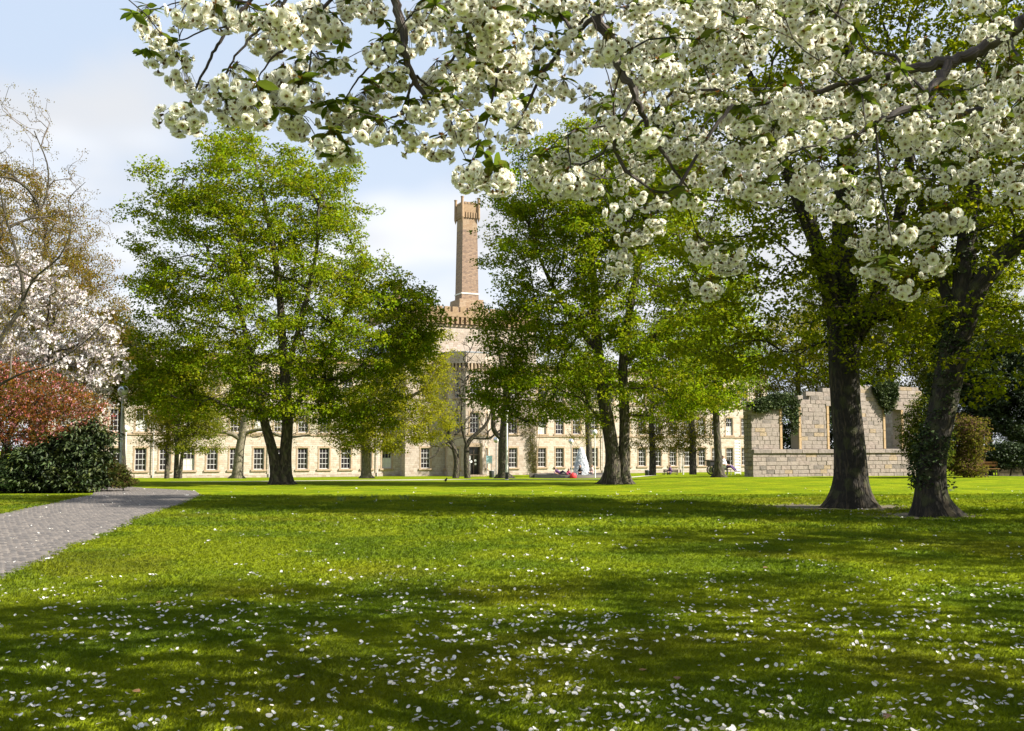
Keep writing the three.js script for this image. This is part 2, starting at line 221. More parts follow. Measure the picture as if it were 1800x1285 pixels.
function trunkGeo(s, seed = 3, lobes = 5, sides = 22) {
  const y0 = s.pts[0].y, r0 = s.rad[0];
  return new MB().tube(s.pts, s.rad, sides, (a, l, i) => { const h = s.pts[i].y - y0, e = s.flare ? Math.exp(-h / (s.flare * 0.9)) : 0; return 1 + 0.15 * (fbm(2 + Math.cos(a) * 2.6 + l * 0.25, 5 + Math.sin(a) * 2.6 + seed, 3) - 0.5) * 2 + e * (0.6 + 0.9 * Math.max(0, Math.sin(a * lobes + seed * 2.1)) + 0.25 * Math.sin(a * 2 + seed)); }).geo();
}
// a spray of leaves; each leaf is a folded pointed blade
function sprayGeo(n, L, W, R, seed, tilt = 0.9) {
  const r = rng(seed), b = new MB();
  for (let i = 0; i < n; i++) {
    const a = r() * 6.283, q = Math.cbrt(r()) * R, c = V(Math.cos(a) * q, (r() - 0.5) * R * 0.9, Math.sin(a) * q), yaw = a + (r() - 0.5) * 2, pit = -0.35 + (r() - 0.5) * 2 * tilt, rol = (r() - 0.5) * 2 * tilt, l = L * (0.7 + 0.6 * r()), w = W * (0.7 + 0.6 * r());
    const E = new THREE.Euler(rol, -yaw, pit, 'YZX'), T = (x, y, z) => V(x, y, z).applyEuler(E).add(c);
    const o = T(0, 0, 0), m = T(l * 0.5, -0.04 * l, 0), e = T(l, -0.16 * l, 0), s1 = T(l * 0.38, 0.10 * w, w * 0.5), s2 = T(l * 0.38, 0.10 * w, -w * 0.5);
    b.fan([o, s1, e, m]); b.fan([o, m, e, s2]);
  }
  return b.geo();
}
const SPRAY = { maple: [1, 2, 3].map((s) => sprayGeo(9, 0.125, 0.115, 0.22, 100 + s)), lime: [1, 2, 3].map((s) => sprayGeo(7, 0.095, 0.075, 0.15, 200 + s, 0.8)), bud: [1, 2].map((s) => sprayGeo(4, 0.08, 0.05, 0.14, 300 + s)), young: [1, 2].map((s) => sprayGeo(6, 0.13, 0.09, 0.22, 400 + s)), laurel: [1, 2].map((s) => sprayGeo(7, 0.16, 0.055, 0.09, 500 + s, 0.5)), ivy: [1, 2].map((s) => sprayGeo(5, 0.085, 0.08, 0.09, 600 + s, 1.0)), flower: [1, 2].map((s) => sprayGeo(7, 0.11, 0.10, 0.09, 700 + s, 1.4)) };
function foliage(parent, name, spots, geos, mat, tones, seed, [s0, s1] = [0.8, 1.25]) {   // spots: points; an InstancedMesh for each variant
  const r = rng(seed), c = new THREE.Color(), o = new THREE.Object3D();
  geos.forEach((g, k) => {
    const L = spots.filter((_, i) => i % geos.length === k); if (!L.length) return;
    const im = shade(new THREE.InstancedMesh(g, mat, L.length));
    L.forEach((p, i) => { o.position.copy(p); o.rotation.set((r() - 0.5) * 0.9, r() * 6.283, (r() - 0.5) * 0.9); o.scale.setScalar(lerp(s0, s1, r())); o.updateMatrix(); im.setMatrixAt(i, o.matrix); const a = tones[(r() * tones.length) | 0], b = tones[(r() * tones.length) | 0]; im.setColorAt(i, c.setRGB(...mul(mix3(a, b, r()), 0.72 + 0.56 * r()))); });
    im.name = name; im.userData.kind = 'stuff'; parent.add(im);
  });
}
function leafSpots(G, { per, rad, flat = 0.55, seed, back = 0.5, skip = 0 }) {
  const r = rng(seed), out = [];
  for (const c of G.chains) {
    if (r() < skip) continue;
    const n = c.length, tipP = G.N[c[n - 1]].p, k = rad * (0.7 + 0.6 * r());
    for (let i = 0; i < per; i++) { let q; if (r() < back && n > 2) { const j = Math.max(1, n - 1 - Math.floor(r() * r() * n)); q = G.N[c[j]].p; } else q = tipP; const a = r() * 6.283, z = r() * 2 - 1, R = Math.cbrt(r()) * k * (q === tipP ? 1 : 0.5), h = Math.sqrt(1 - z * z); out.push(V(q.x + Math.cos(a) * h * R, q.y + z * R * flat - 0.12 * R * R, q.z + Math.sin(a) * h * R)); }
  }
  return out;
}
function tree(o) {   // one tree, with everything it is made of, from its description
  const T = thing(o.name, o.label, o.category ?? 'tree', V(0, 0, 0), 0, o.group), stems = o.stems.map((s, i) => { const q = stem(0, o.d, s, { ground: o.rooted ? o.rooted.includes(i) : i === 0, flare: o.flare && (o.rooted ? o.rooted.includes(i) : i === 0) ? o.flare : 0, conv: o.conv }); if (o.froms) q.from = o.froms[i]; return q; });
  const base = stems[0].pts[0].clone(); base.y += 0.12; T.position.copy(base);
  const inner = new THREE.Object3D(); const mv = (g) => g.translate(-base.x, -base.y, -base.z);
  stems.forEach((s, i) => mesh(i === 0 || o.rooted?.includes(i) ? 'trunk' : 'limb', mv(trunkGeo(s, i + (o.seed % 7), o.lobes ?? 5, o.sides ?? 16)), o.bark, T));
  let pts = []; for (const c of o.crowns) pts = pts.concat(crownPoints(c.poly, o.d + (c.dd ?? 0), c.n, c.min, c.deep ?? 0.85, o.seed + pts.length, c.edge, o.conv));
  if (o.extra) pts = pts.concat(o.extra);
  const G = grow(stems, pts, { seed: o.seed, ...o.grow });
  branches(G, T, base, o.bark, o.twig ?? M.twig);
  for (const f of o.leaves ?? []) foliage(T, f.name ?? 'crown', leafSpots(G, { seed: o.seed + 9, ...f }).map((p) => p.sub(base)), f.geos, f.mat ?? M.leaf, f.tones, o.seed + 11, f.size);
  for (const v of o.ivy ?? []) { const s = stems[v.stem], r = rng(o.seed + 31), L = []; for (let i = 0; i < v.n; i++) { const t = lerp(v.t0, v.t1, r()), k = t * (s.pts.length - 1), j = Math.min(s.pts.length - 2, Math.floor(k)), p = s.pts[j].clone().lerp(s.pts[j + 1], k - j), R = lerp(s.rad[j], s.rad[j + 1], k - j) * (s.flare ? 1 + 0.75 * Math.exp(-(p.y - base.y) / (s.flare * 0.9)) : 1), a = r() * 6.283; if (fbm(a * 1.1 + 3, t * 14, 3) < (v.gap ?? 0.42)) continue; const th = v.thick ?? 0.06; L.push(V(p.x + Math.cos(a) * (R + th * r()), p.y, p.z + Math.sin(a) * (R + th * r())).sub(base)); } foliage(T, 'ivy', L, SPRAY.ivy, M.leafGloss, v.tones ?? IVY, o.seed + 33, v.size ?? [0.6, 1.1]); }
  return { T, G, base };
}
// bare earth worn round the two big trunks
for (const [px, d, R, name] of [[1470, 24.7, 1.9, 'earth_patch'], [1628, 21.7, 1.1, 'earth_patch']]) { const p = onGround(px, d), b = new MB(), n = 72, c = b.v(0, 0, 0, 0, 1, 0, 0, 0); for (let k = 0; k <= n; k++) { const a = k % n / n * 6.283, q = R * (0.55 + 0.75 * fbm(3 + Math.cos(a) * 2.5 + px, 3 + Math.sin(a) * 2.5, 4)) * (1 + 0.12 * hash(k % n, px)), x = Math.cos(a) * q * 1.3, z = Math.sin(a) * q; b.v(x, groundY(p.x + x, p.z + z) - p.y, z, 0, 1, 0, x, z); } for (let k = 0; k < n; k++) b.i.push(c, c + 2 + k, c + 1 + k); const m = structure(name, b.geo(), SOIL); m.position.copy(p).setY(p.y + 0.012); }
const IVY = [[0.035, 0.065, 0.012], [0.06, 0.10, 0.02], [0.025, 0.045, 0.012], [0.09, 0.12, 0.03]];
const MAPLE = [[0.20, 0.295, 0.004], [0.255, 0.345, 0.005], [0.155, 0.245, 0.004], [0.31, 0.35, 0.007], [0.26, 0.25, 0.008]];
const YELLOW = [[0.26, 0.24, 0.012], [0.20, 0.20, 0.012], [0.31, 0.27, 0.015], [0.15, 0.17, 0.012]];
tree({ name: 'maple_tree', label: 'broad green maple with two joined trunks beside the paved path', seed: 11, d: 45, bark: M.barkGrey, rooted: [0, 1], flare: 0.22, group: 'maples on the lawn',
  stems: [[[500, 852, 0, 0.36], [502, 800, 0, 0.26], [506, 735, 0, 0.235], [503, 680, 0, 0.22], [497, 600, 0, 0.19], [490, 500, 0, 0.15], [470, 380, 0, 0.10], [445, 270, 0, 0.05]], [[488, 850, -0.2, 0.30], [481, 800, -0.2, 0.23], [466, 745, -0.3, 0.20], [457, 700, -0.4, 0.185], [445, 640, -0.7, 0.15], [425, 560, -1, 0.11], [395, 460, -1.4, 0.07]], [[505, 735, 0, 0.15], [535, 690, 0.3, 0.13], [575, 620, 0.8, 0.11], [620, 520, 1.2, 0.08], [640, 450, 1.4, 0.05]], [[503, 660, 0, 0.14], [530, 560, -1, 0.12], [555, 450, -1.6, 0.09], [560, 360, -1.8, 0.05]]],
  crowns: [{ poly: [[395, 218], [440, 222], [480, 255], [560, 275], [625, 280], [628, 310], [668, 352], [640, 385], [690, 440], [672, 460], [730, 510], [770, 530], [760, 570], [778, 605], [730, 640], [715, 690], [690, 745], [620, 770], [560, 735], [470, 690], [380, 735], [290, 735], [232, 690], [255, 640], [220, 600], [258, 560], [232, 520], [262, 470], [222, 430], [275, 405], [222, 375], [262, 345], [232, 320], [300, 318], [350, 290], [345, 262], [385, 245]], n: 640, min: 0.52, deep: 0.85 }, { poly: [[680, 470], [760, 515], [782, 560], [765, 610], [680, 625]], n: 26, min: 0.55, dd: -0.5 }, { poly: [[235, 560], [330, 600], [340, 720], [235, 710], [222, 640]], n: 22, min: 0.55, dd: -0.5 }],
  grow: { tip: 0.014, step: 0.6, from: 0.25, wander: 0.16 }, leaves: [{ per: 27, rad: 0.8, flat: 0.46, geos: SPRAY.maple, tones: MAPLE, back: 0.3, size: [0.65, 1.05] }] });
tree({ name: 'maple_tree', label: 'green maple with twin trunks in front of the fountain', seed: 12, d: 45, bark: M.barkGrey, rooted: [0, 1], flare: 0.28, group: 'maples on the lawn',
  stems: [[[1076, 853, 0, 0.42], [1077, 800, 0, 0.31], [1069, 745, 0, 0.29], [1060, 690, 0, 0.27], [1050, 600, 0.3, 0.22], [1043, 480, 0.6, 0.15], [1025, 360, 0.8, 0.07]], [[1095, 852, 0.1, 0.34], [1097, 800, 0.1, 0.24], [1098, 730, 0.1, 0.225], [1096, 640, 0, 0.21], [1108, 540, -0.4, 0.17], [1130, 420, -0.8, 0.12], [1140, 300, -1, 0.05]], [[1098, 640, 0, 0.13], [1150, 590, -0.8, 0.11], [1200, 540, -1.3, 0.09], [1235, 440, -1.6, 0.06]], [[1052, 620, 0.2, 0.13], [1005, 560, 0.6, 0.11], [960, 480, 1, 0.08], [930, 400, 1.2, 0.04]]],
  crowns: [{ poly: [[1000, 225], [1090, 215], [1190, 235], [1240, 310], [1290, 400], [1310, 500], [1325, 600], [1325, 660], [1275, 715], [1180, 735], [1110, 715], [1060, 690], [1000, 730], [930, 745], [880, 735], [825, 712], [850, 660], [880, 620], [845, 560], [905, 520], [860, 490], [840, 420], [905, 400], [842, 375], [870, 340], [930, 300]], n: 600, min: 0.52, deep: 0.85 }, { poly: [[835, 540], [905, 495], [940, 600], [930, 725], [842, 735], [825, 700], [850, 640]], n: 30, min: 0.55, dd: -0.5 }, { poly: [[900, 260], [1000, 225], [1130, 225], [1210, 280], [1230, 420], [1100, 440], [900, 430], [860, 360]], n: 110, min: 0.4 }],
  grow: { tip: 0.014, step: 0.6, from: 0.25, wander: 0.16 }, leaves: [{ per: 27, rad: 0.8, flat: 0.46, geos: SPRAY.maple, tones: MAPLE, back: 0.3, size: [0.65, 1.05] }] });
const LIME = [[0.21, 0.265, 0.004], [0.26, 0.295, 0.006], [0.31, 0.31, 0.008], [0.17, 0.225, 0.004]];
tree({ name: 'lime_tree', label: 'thick fluted ivy-grown tree with wide root flare in front of the ruin', seed: 13, d: 24.6, bark: M.barkDark, flare: 0.42, sides: 34, lobes: 6, group: 'ivy-grown trees on the lawn',
  stems: [[[1497, 890, 0, 0.42], [1496, 840, 0, 0.39], [1493, 780, 0, 0.365], [1486, 700, 0, 0.35], [1484, 620, 0, 0.365], [1487, 560, 0, 0.37], [1484, 480, 0, 0.30], [1482, 400, 0.2, 0.26], [1486, 280, 0.4, 0.21], [1492, 120, 0.6, 0.16], [1480, -60, 0.8, 0.09], [1485, -200, 1, 0.05]], [[1478, 590, 0.05, 0.27], [1462, 520, -0.2, 0.24], [1436, 430, -0.5, 0.20], [1402, 345, -0.8, 0.17], [1360, 240, -1.1, 0.12], [1310, 110, -1.4, 0.07]], [[1500, 590, 0.05, 0.26], [1538, 525, 0.2, 0.20], [1570, 430, 0.5, 0.17], [1592, 320, 0.8, 0.13], [1615, 180, 1, 0.08]], [[1512, 560, 0, 0.17], [1560, 540, -0.4, 0.15], [1625, 505, -0.9, 0.12], [1700, 470, -1.4, 0.08]]],
  crowns: [{ poly: [[1330, -330], [1560, -360], [1700, -150], [1780, 100], [1790, 400], [1740, 560], [1620, 655], [1560, 610], [1500, 520], [1400, 640], [1310, 610], [1230, 660], [1160, 600], [1180, 480], [1130, 400], [1150, 220], [1200, 0]], n: 660, min: 0.4, deep: 0.8, edge: 0.3 }],
  grow: { tip: 0.009, step: 0.5, from: 0.5, wander: 0.2, droop: 0.12 }, leaves: [{ per: 17, rad: 0.55, flat: 0.5, geos: SPRAY.lime, tones: LIME, back: 0.5, size: [0.8, 1.2] }],
  ivy: [{ stem: 0, t0: 0.38, t1: 0.8, n: 1500, gap: 0.47, tones: [[0.07, 0.12, 0.01], [0.11, 0.16, 0.012], [0.05, 0.08, 0.012]] }, { stem: 1, t0: 0, t1: 0.8, n: 500, gap: 0.5, tones: LIME }] });
tree({ name: 'lime_tree', label: 'leaning dark trunk wrapped in ivy nearest the right edge', seed: 14, d: 21.5, bark: M.barkDark, flare: 0.40, sides: 34, lobes: 5, group: 'ivy-grown trees on the lawn',
  stems: [[[1645, 905, 0, 0.34], [1638, 870, 0, 0.30], [1640, 800, 0, 0.285], [1652, 740, 0, 0.285], [1668, 660, 0, 0.29], [1682, 590, 0, 0.29], [1692, 520, 0, 0.22], [1700, 420, 0.2, 0.20], [1712, 300, 0.4, 0.17], [1730, 120, 0.6, 0.12], [1740, -80, 0.8, 0.06]], [[1690, 585, 0, 0.24], [1722, 500, -0.2, 0.21], [1775, 440, -0.4, 0.19], [1850, 380, -0.8, 0.15], [1930, 280, -1.2, 0.1]], [[1680, 560, 0, 0.14], [1650, 480, 0.5, 0.12], [1625, 380, 0.9, 0.09], [1590, 250, 1.2, 0.06]]],
  crowns: [{ poly: [[1640, -350], [1900, -350], [2150, -100], [2200, 300], [2080, 600], [1900, 690], [1800, 640], [1720, 700], [1600, 600], [1560, 480], [1540, 200], [1570, -100]], n: 480, min: 0.42, deep: 0.8, edge: 0.3 }],
  grow: { tip: 0.009, step: 0.5, from: 0.5, wander: 0.2, droop: 0.12 }, leaves: [{ per: 17, rad: 0.55, flat: 0.5, geos: SPRAY.lime, tones: LIME, back: 0.5, size: [0.8, 1.2] }],
  ivy: [{ stem: 0, t0: 0.12, t1: 0.26, n: 420, gap: 0.45, thick: 0.10 }, { stem: 0, t0: 0.26, t1: 0.75, n: 1200, gap: 0.48, thick: 0.08 }] });
// trees outside the frame on the right whose shade falls on the lawn
const metres = (a, b, d) => V(a, b, -d);   // for these the outline is given in metres
for (const [seed, x, d, h, R, label] of [[15, 19.5, 12.0, 13, 4.4, 'leafy tree right of the frame shading the middle lawn'], [16, 15.5, 4.6, 14, 4.8, 'leafy tree right of the camera shading the near grass'], [17, 26, 17, 15, 5, 'leafy tree far right of the frame beyond the ivy trunks']])
  tree({ name: 'maple_tree', label, seed, d, conv: metres, bark: M.barkDark, flare: 0.4, stems: [[[x, 0, 0, 0.4], [x, 2.5, 0, 0.3], [x - 0.2, 6, 0, 0.2], [x, 10, 0, 0.08]]], crowns: [{ poly: [[x - R * 0.5, h], [x + R * 0.5, h], [x + R, h * 0.75], [x + R, h * 0.5], [x + R * 0.6, h * 0.34], [x - R * 0.6, h * 0.34], [x - R, h * 0.5], [x - R, h * 0.75]], n: 190, min: 0.6, deep: 0.8 }], grow: { tip: 0.014, from: 0.3 }, leaves: [{ per: seed === 16 ? 10 : 13, rad: 0.85, flat: 0.5, geos: SPRAY.maple, tones: MAPLE, size: [0.8, 1.2] }] });
// trees before the mill
const UNDER = 'trees along the mill front';
tree({ name: 'young_tree', label: 'slender young tree with thin yellow-green leaves nearest the lamp post', seed: 21, d: 80, bark: M.barkGrey, group: UNDER, stems: [[[292, 842, 0, 0.16], [294, 780, 0, 0.12], [295, 720, 0, 0.08], [296, 680, 0, 0.05]]], crowns: [{ poly: [[295, 640], [350, 680], [355, 750], [320, 795], [260, 790], [232, 740], [245, 680]], n: 120, min: 0.5 }], grow: { tip: 0.010 }, twig: M.twigGrey, leaves: [{ per: 15, rad: 0.7, geos: SPRAY.young, tones: YELLOW, size: [0.8, 1.3] }] });
tree({ name: 'young_tree', label: 'straight upright young tree between two mill windows with golden leaves', seed: 22, d: 78, bark: M.barkGrey, group: UNDER, stems: [[[309, 842, 0, 0.20], [311, 780, 0, 0.17], [313, 720, 0, 0.12], [316, 660, 0, 0.07]]], crowns: [{ poly: [[315, 620], [370, 660], [385, 730], [360, 770], [300, 770], [265, 720], [270, 660]], n: 120, min: 0.5 }], grow: { tip: 0.010 }, twig: M.twigGrey, leaves: [{ per: 15, rad: 0.75, geos: SPRAY.young, tones: YELLOW, size: [0.8, 1.3] }] });
tree({ name: 'young_tree', label: 'thin leaning young tree close beside the straight one', seed: 23, d: 77, bark: M.barkGrey, group: UNDER, stems: [[[316, 842, 0, 0.16], [320, 800, 0, 0.13], [330, 750, 0, 0.08], [335, 710, 0, 0.05]]], crowns: [{ poly: [[345, 700], [395, 730], [395, 790], [350, 795], [300, 800], [310, 740]], n: 70, min: 0.5 }], grow: { tip: 0.010 }, twig: M.twigGrey, leaves: [{ per: 15, rad: 0.6, geos: SPRAY.young, tones: [[0.18, 0.22, 0.012], [0.24, 0.25, 0.012]], size: [0.8, 1.2] }] });
tree({ name: 'plane_tree', label: 'pale-barked plane tree forking low with bare spreading arms', seed: 24, d: 85, bark: M.barkPlane, group: UNDER, flare: 0.3, froms: [0.5, 0.3, 0.3], stems: [[[416, 840, 0, 0.44], [420, 800, 0, 0.37], [427, 760, 0, 0.33], [432, 735, 0, 0.26], [445, 700, 0, 0.14], [455, 660, 0, 0.07]], [[424, 772, 0, 0.24], [405, 762, -0.3, 0.2], [375, 755, -0.8, 0.15], [350, 740, -1.2, 0.09], [340, 715, -1.4, 0.05]], [[430, 762, 0, 0.18], [460, 755, -0.4, 0.14], [500, 768, -0.8, 0.11], [545, 765, -1.2, 0.06]]],
  crowns: [{ poly: [[430, 640], [520, 660], [560, 720], [540, 790], [480, 770], [400, 765], [345, 750], [330, 700], [370, 650]], n: 190, min: 0.5 }], grow: { tip: 0.012 }, twig: M.twigPale, leaves: [{ per: 6, rad: 0.6, geos: SPRAY.bud, tones: YELLOW, size: [1, 1.6] }] });
tree({ name: 'lime_tree', label: 'yellow-green tree in thin young leaf overlapping the maple on its right', seed: 25, d: 84, bark: M.barkPlane, group: UNDER, flare: 0.25, stems: [[[644, 843, 0, 0.42], [643, 800, 0, 0.37], [642, 750, 0, 0.32], [655, 690, 0, 0.24], [680, 640, 0, 0.16], [715, 590, 0, 0.08]], [[643, 730, 0, 0.2], [690, 705, -1, 0.16], [735, 690, -1.6, 0.12], [765, 650, -2, 0.06]]],
  crowns: [{ poly: [[745, 575], [785, 570], [800, 620], [792, 680], [802, 740], [775, 780], [740, 770], [700, 795], [640, 780], [570, 790], [600, 700], [680, 620]], n: 330, min: 0.5 }], grow: { tip: 0.013 }, twig: M.twigGrey, leaves: [{ per: 22, rad: 0.85, geos: SPRAY.young, tones: [[0.36, 0.35, 0.012], [0.31, 0.32, 0.012], [0.40, 0.36, 0.015], [0.26, 0.29, 0.012]], size: [0.9, 1.4] }] });
for (const [seed, label, stems, poly] of [
  [26, 'gnarled bare mossy tree left of the mill door', [[[801, 838, 0, 0.36], [803, 810, 0, 0.3], [797, 785, 0, 0.26], [787, 765, 0, 0.2], [800, 730, 0, 0.12], [815, 690, 0, 0.06]], [[797, 790, 0, 0.15], [780, 778, -0.5, 0.12], [765, 800, -0.8, 0.09], [745, 810, -1, 0.05]]], [[800, 600], [850, 620], [855, 720], [840, 770], [790, 780], [740, 800], [720, 770], [780, 700]]],
  [27, 'bare forked tree directly beside the mill door', [[[822, 838, 0, 0.34], [820, 800, 0, 0.28], [822, 780, 0, 0.25], [835, 765, 0, 0.2], [855, 745, 0, 0.15], [870, 700, 0, 0.08]], [[821, 785, 0, 0.17], [812, 750, -0.4, 0.13], [812, 700, -0.6, 0.07]], [[830, 770, 0, 0.13], [860, 770, -0.5, 0.1], [880, 755, -0.8, 0.06]]], [[820, 570], [870, 590], [885, 680], [880, 770], [830, 775], [795, 720], [790, 640]]]])
  tree({ name: 'bare_tree', label, seed, d: 104, bark: M.barkGrey, group: UNDER, stems, crowns: [{ poly, n: 230, min: 0.5 }], grow: { tip: 0.018, wander: 0.3, step: 0.5 }, twig: M.twigGrey });
tree({ name: 'bare_tree', label: 'tall budding tree behind the white lamp post at the mill door', seed: 28, d: 97, bark: M.barkGrey, group: UNDER, flare: 0.3, stems: [[[885, 839, 0, 0.56], [884, 790, 0, 0.5], [888, 740, 0, 0.46], [890, 690, 0, 0.34], [880, 630, 0, 0.22], [868, 570, 0, 0.1]], [[884, 775, 0, 0.25], [868, 755, -0.5, 0.22], [866, 725, -0.8, 0.16], [855, 690, -1, 0.08]]],
  crowns: [{ poly: [[840, 560], [880, 540], [930, 600], [945, 720], [930, 790], [900, 760], [860, 740], [850, 660]], n: 260, min: 0.5 }], grow: { tip: 0.017, wander: 0.3 }, twig: M.twigGrey, leaves: [{ per: 3, rad: 0.6, geos: SPRAY.bud, tones: [[0.3, 0.22, 0.03], [0.22, 0.18, 0.03]], size: [0.8, 1.3] }] });
for (const [seed, px, w, d, label, poly] of [
  [29, 1035, 0.36, 117, 'tree with a straight grey trunk behind the fountain', [[1030, 560], [1080, 620], [1075, 760], [1040, 790], [985, 770], [990, 640]]],
  [30, 1147, 0.26, 90, 'thin park tree next to the litter bin', [[1150, 600], [1200, 680], [1195, 790], [1150, 800], [1100, 790], [1105, 680]]],
  [31, 1218, 0.27, 88, 'thin park tree just right of the farthest lamp post', [[1220, 600], [1262, 680], [1260, 780], [1225, 800], [1170, 790], [1180, 680]]]])
  tree({ name: 'park_tree', label, seed, d, bark: M.barkGrey, group: UNDER, stems: [[[px, 835, 0, w * 1.25], [px, 790, 0, w], [px - 2, 740, 0, w * 0.8], [px, 680, 0, w * 0.5], [px + 4, 620, 0, w * 0.2]]], crowns: [{ poly, n: 150, min: 0.55 }], grow: { tip: 0.014, wander: 0.25 }, twig: M.twigGrey, leaves: [{ per: 9, rad: 0.8, geos: SPRAY.young, tones: YELLOW, size: [0.8, 1.3] }] });
tree({ name: 'maple_tree', label: 'bright green maple at the left corner of the ruin', seed: 32, d: 57, bark: M.barkGrey, flare: 0.3, group: 'maples on the lawn', stems: [[[1264, 837, 0, 0.27], [1262, 790, 0, 0.21], [1259, 740, 0, 0.19], [1258, 690, 0, 0.16], [1262, 620, 0, 0.11], [1268, 540, 0, 0.05]]], crowns: [{ poly: [[1240, 480], [1300, 500], [1335, 580], [1330, 670], [1300, 720], [1240, 735], [1190, 700], [1185, 600], [1200, 520]], n: 170, min: 0.62 }], grow: { tip: 0.014 }, leaves: [{ per: 17, rad: 0.75, flat: 0.4, geos: SPRAY.maple, tones: [[0.17, 0.26, 0.01], [0.21, 0.28, 0.012], [0.12, 0.20, 0.01]], back: 0.3, size: [0.7, 1.1] }] });
for (const [seed, px, d, label, poly, tones, per] of [
  [46, 294, 92, 'pale green tree hiding the upper mill windows at the far left', [[230, 590], [300, 580], [350, 650], [340, 740], [270, 755], [215, 740], [205, 650]], [[0.17, 0.19, 0.012], [0.13, 0.16, 0.01]], 13],
  [47, 424, 94, 'yellow-green tree behind the plane tree hiding upper mill windows', [[350, 590], [430, 585], [470, 660], [455, 745], [380, 750], [320, 730], [320, 640]], YELLOW, 12],
  [48, 502, 95, 'yellow-green tree behind the maple over the mill front', [[530, 600], [610, 600], [660, 680], [640, 760], [570, 765], [505, 740], [500, 660]], [[0.20, 0.21, 0.012], [0.15, 0.18, 0.01]], 12],
  [49, 1072, 96, 'pale green tree between the mill and the fountain', [[970, 600], [1030, 590], [1060, 660], [1040, 735], [985, 738], [945, 700], [945, 640]], [[0.18, 0.21, 0.01], [0.14, 0.18, 0.01]], 10],
  [50, 1218, 97, 'golden tree behind the bench sitter before the mill', [[1130, 600], [1220, 590], [1270, 680], [1260, 780], [1190, 800], [1120, 780], [1090, 690]], YELLOW, 10]])
  tree({ name: 'young_tree', label, seed, d, bark: M.barkGrey, group: UNDER, stems: [[[px, 840, 0, 0.2], [px + 2, 780, 0, 0.16], [px, 720, 0, 0.12], [px + 3, 650, 0, 0.05]]], crowns: [{ poly, n: 170, min: 0.6 }], grow: { tip: 0.013, wander: 0.25 }, twig: M.twigGrey, leaves: [{ per, rad: 0.85, geos: SPRAY.young, tones, size: [0.8, 1.3] }] });
// behind the ruin
for (const [seed, px, d, label, poly, tones, per] of [
  [33, 1400, 80, 'golden budding tree rising behind the left part of the ruin', [[1340, 560], [1420, 540], [1470, 600], [1480, 700], [1420, 740], [1330, 720], [1300, 640]], YELLOW, 8],
  [34, 1560, 82, 'thin budding tree behind the right part of the ruin', [[1520, 480], [1640, 470], [1690, 580], [1680, 700], [1560, 720], [1480, 690], [1470, 580]], [[0.16, 0.15, 0.02], [0.10, 0.13, 0.015]], 12],
  [35, 1720, 88, 'tall green tree behind the evergreen thicket at right', [[1640, 330], [1780, 300], [1900, 400], [1920, 640], [1800, 720], [1660, 680], [1600, 520]], LIME, 14],
  [37, 1480, 90, 'olive tree filling the gap behind the thick ivy trunk', [[1420, 440], [1540, 420], [1600, 520], [1580, 660], [1480, 700], [1400, 660], [1390, 540]], [[0.17, 0.17, 0.012], [0.12, 0.14, 0.012]], 14],
  [38, 1640, 76, 'dark olive tree behind the leaning ivy trunk', [[1600, 460], [1700, 440], [1760, 540], [1750, 680], [1660, 720], [1600, 660], [1570, 560]], [[0.10, 0.13, 0.012], [0.14, 0.15, 0.015]], 16]])
  tree({ name: 'background_tree', label, seed, d, bark: M.barkGrey, group: 'trees behind the ruin', stems: [[[px, 832, 0, 0.35], [px, 760, 0, 0.3], [px + 3, 680, 0, 0.22], [px, 600, 0, 0.12]]], crowns: [{ poly, n: 300, min: 0.55 }], grow: { tip: 0.016, wander: 0.25 }, twig: M.twigPale, leaves: [{ per: per * 1.6 | 0, rad: 0.9, geos: SPRAY.young, tones, size: [0.9, 1.4] }] });
const EVER = [[0.03, 0.055, 0.014], [0.045, 0.08, 0.02], [0.022, 0.038, 0.012], [0.07, 0.10, 0.03]];
tree({ name: 'holly_tree', label: 'dark glossy evergreen thicket tree at the right edge', seed: 36, d: 66, bark: M.barkDark, group: 'evergreens by the side path', stems: [[[1738, 826, 0, 0.25], [1738, 760, 0, 0.22], [1745, 690, 0, 0.14], [1750, 640, 0, 0.07]]], crowns: [{ poly: [[1720, 600], [1790, 580], [1860, 640], [1870, 770], [1800, 790], [1750, 740], [1690, 760], [1680, 660]], n: 210, min: 0.55 }], grow: { tip: 0.014 }, leaves: [{ per: 55, rad: 0.8, flat: 0.8, geos: SPRAY.laurel, mat: M.leafGloss, tones: EVER, size: [1, 1.6] }] });

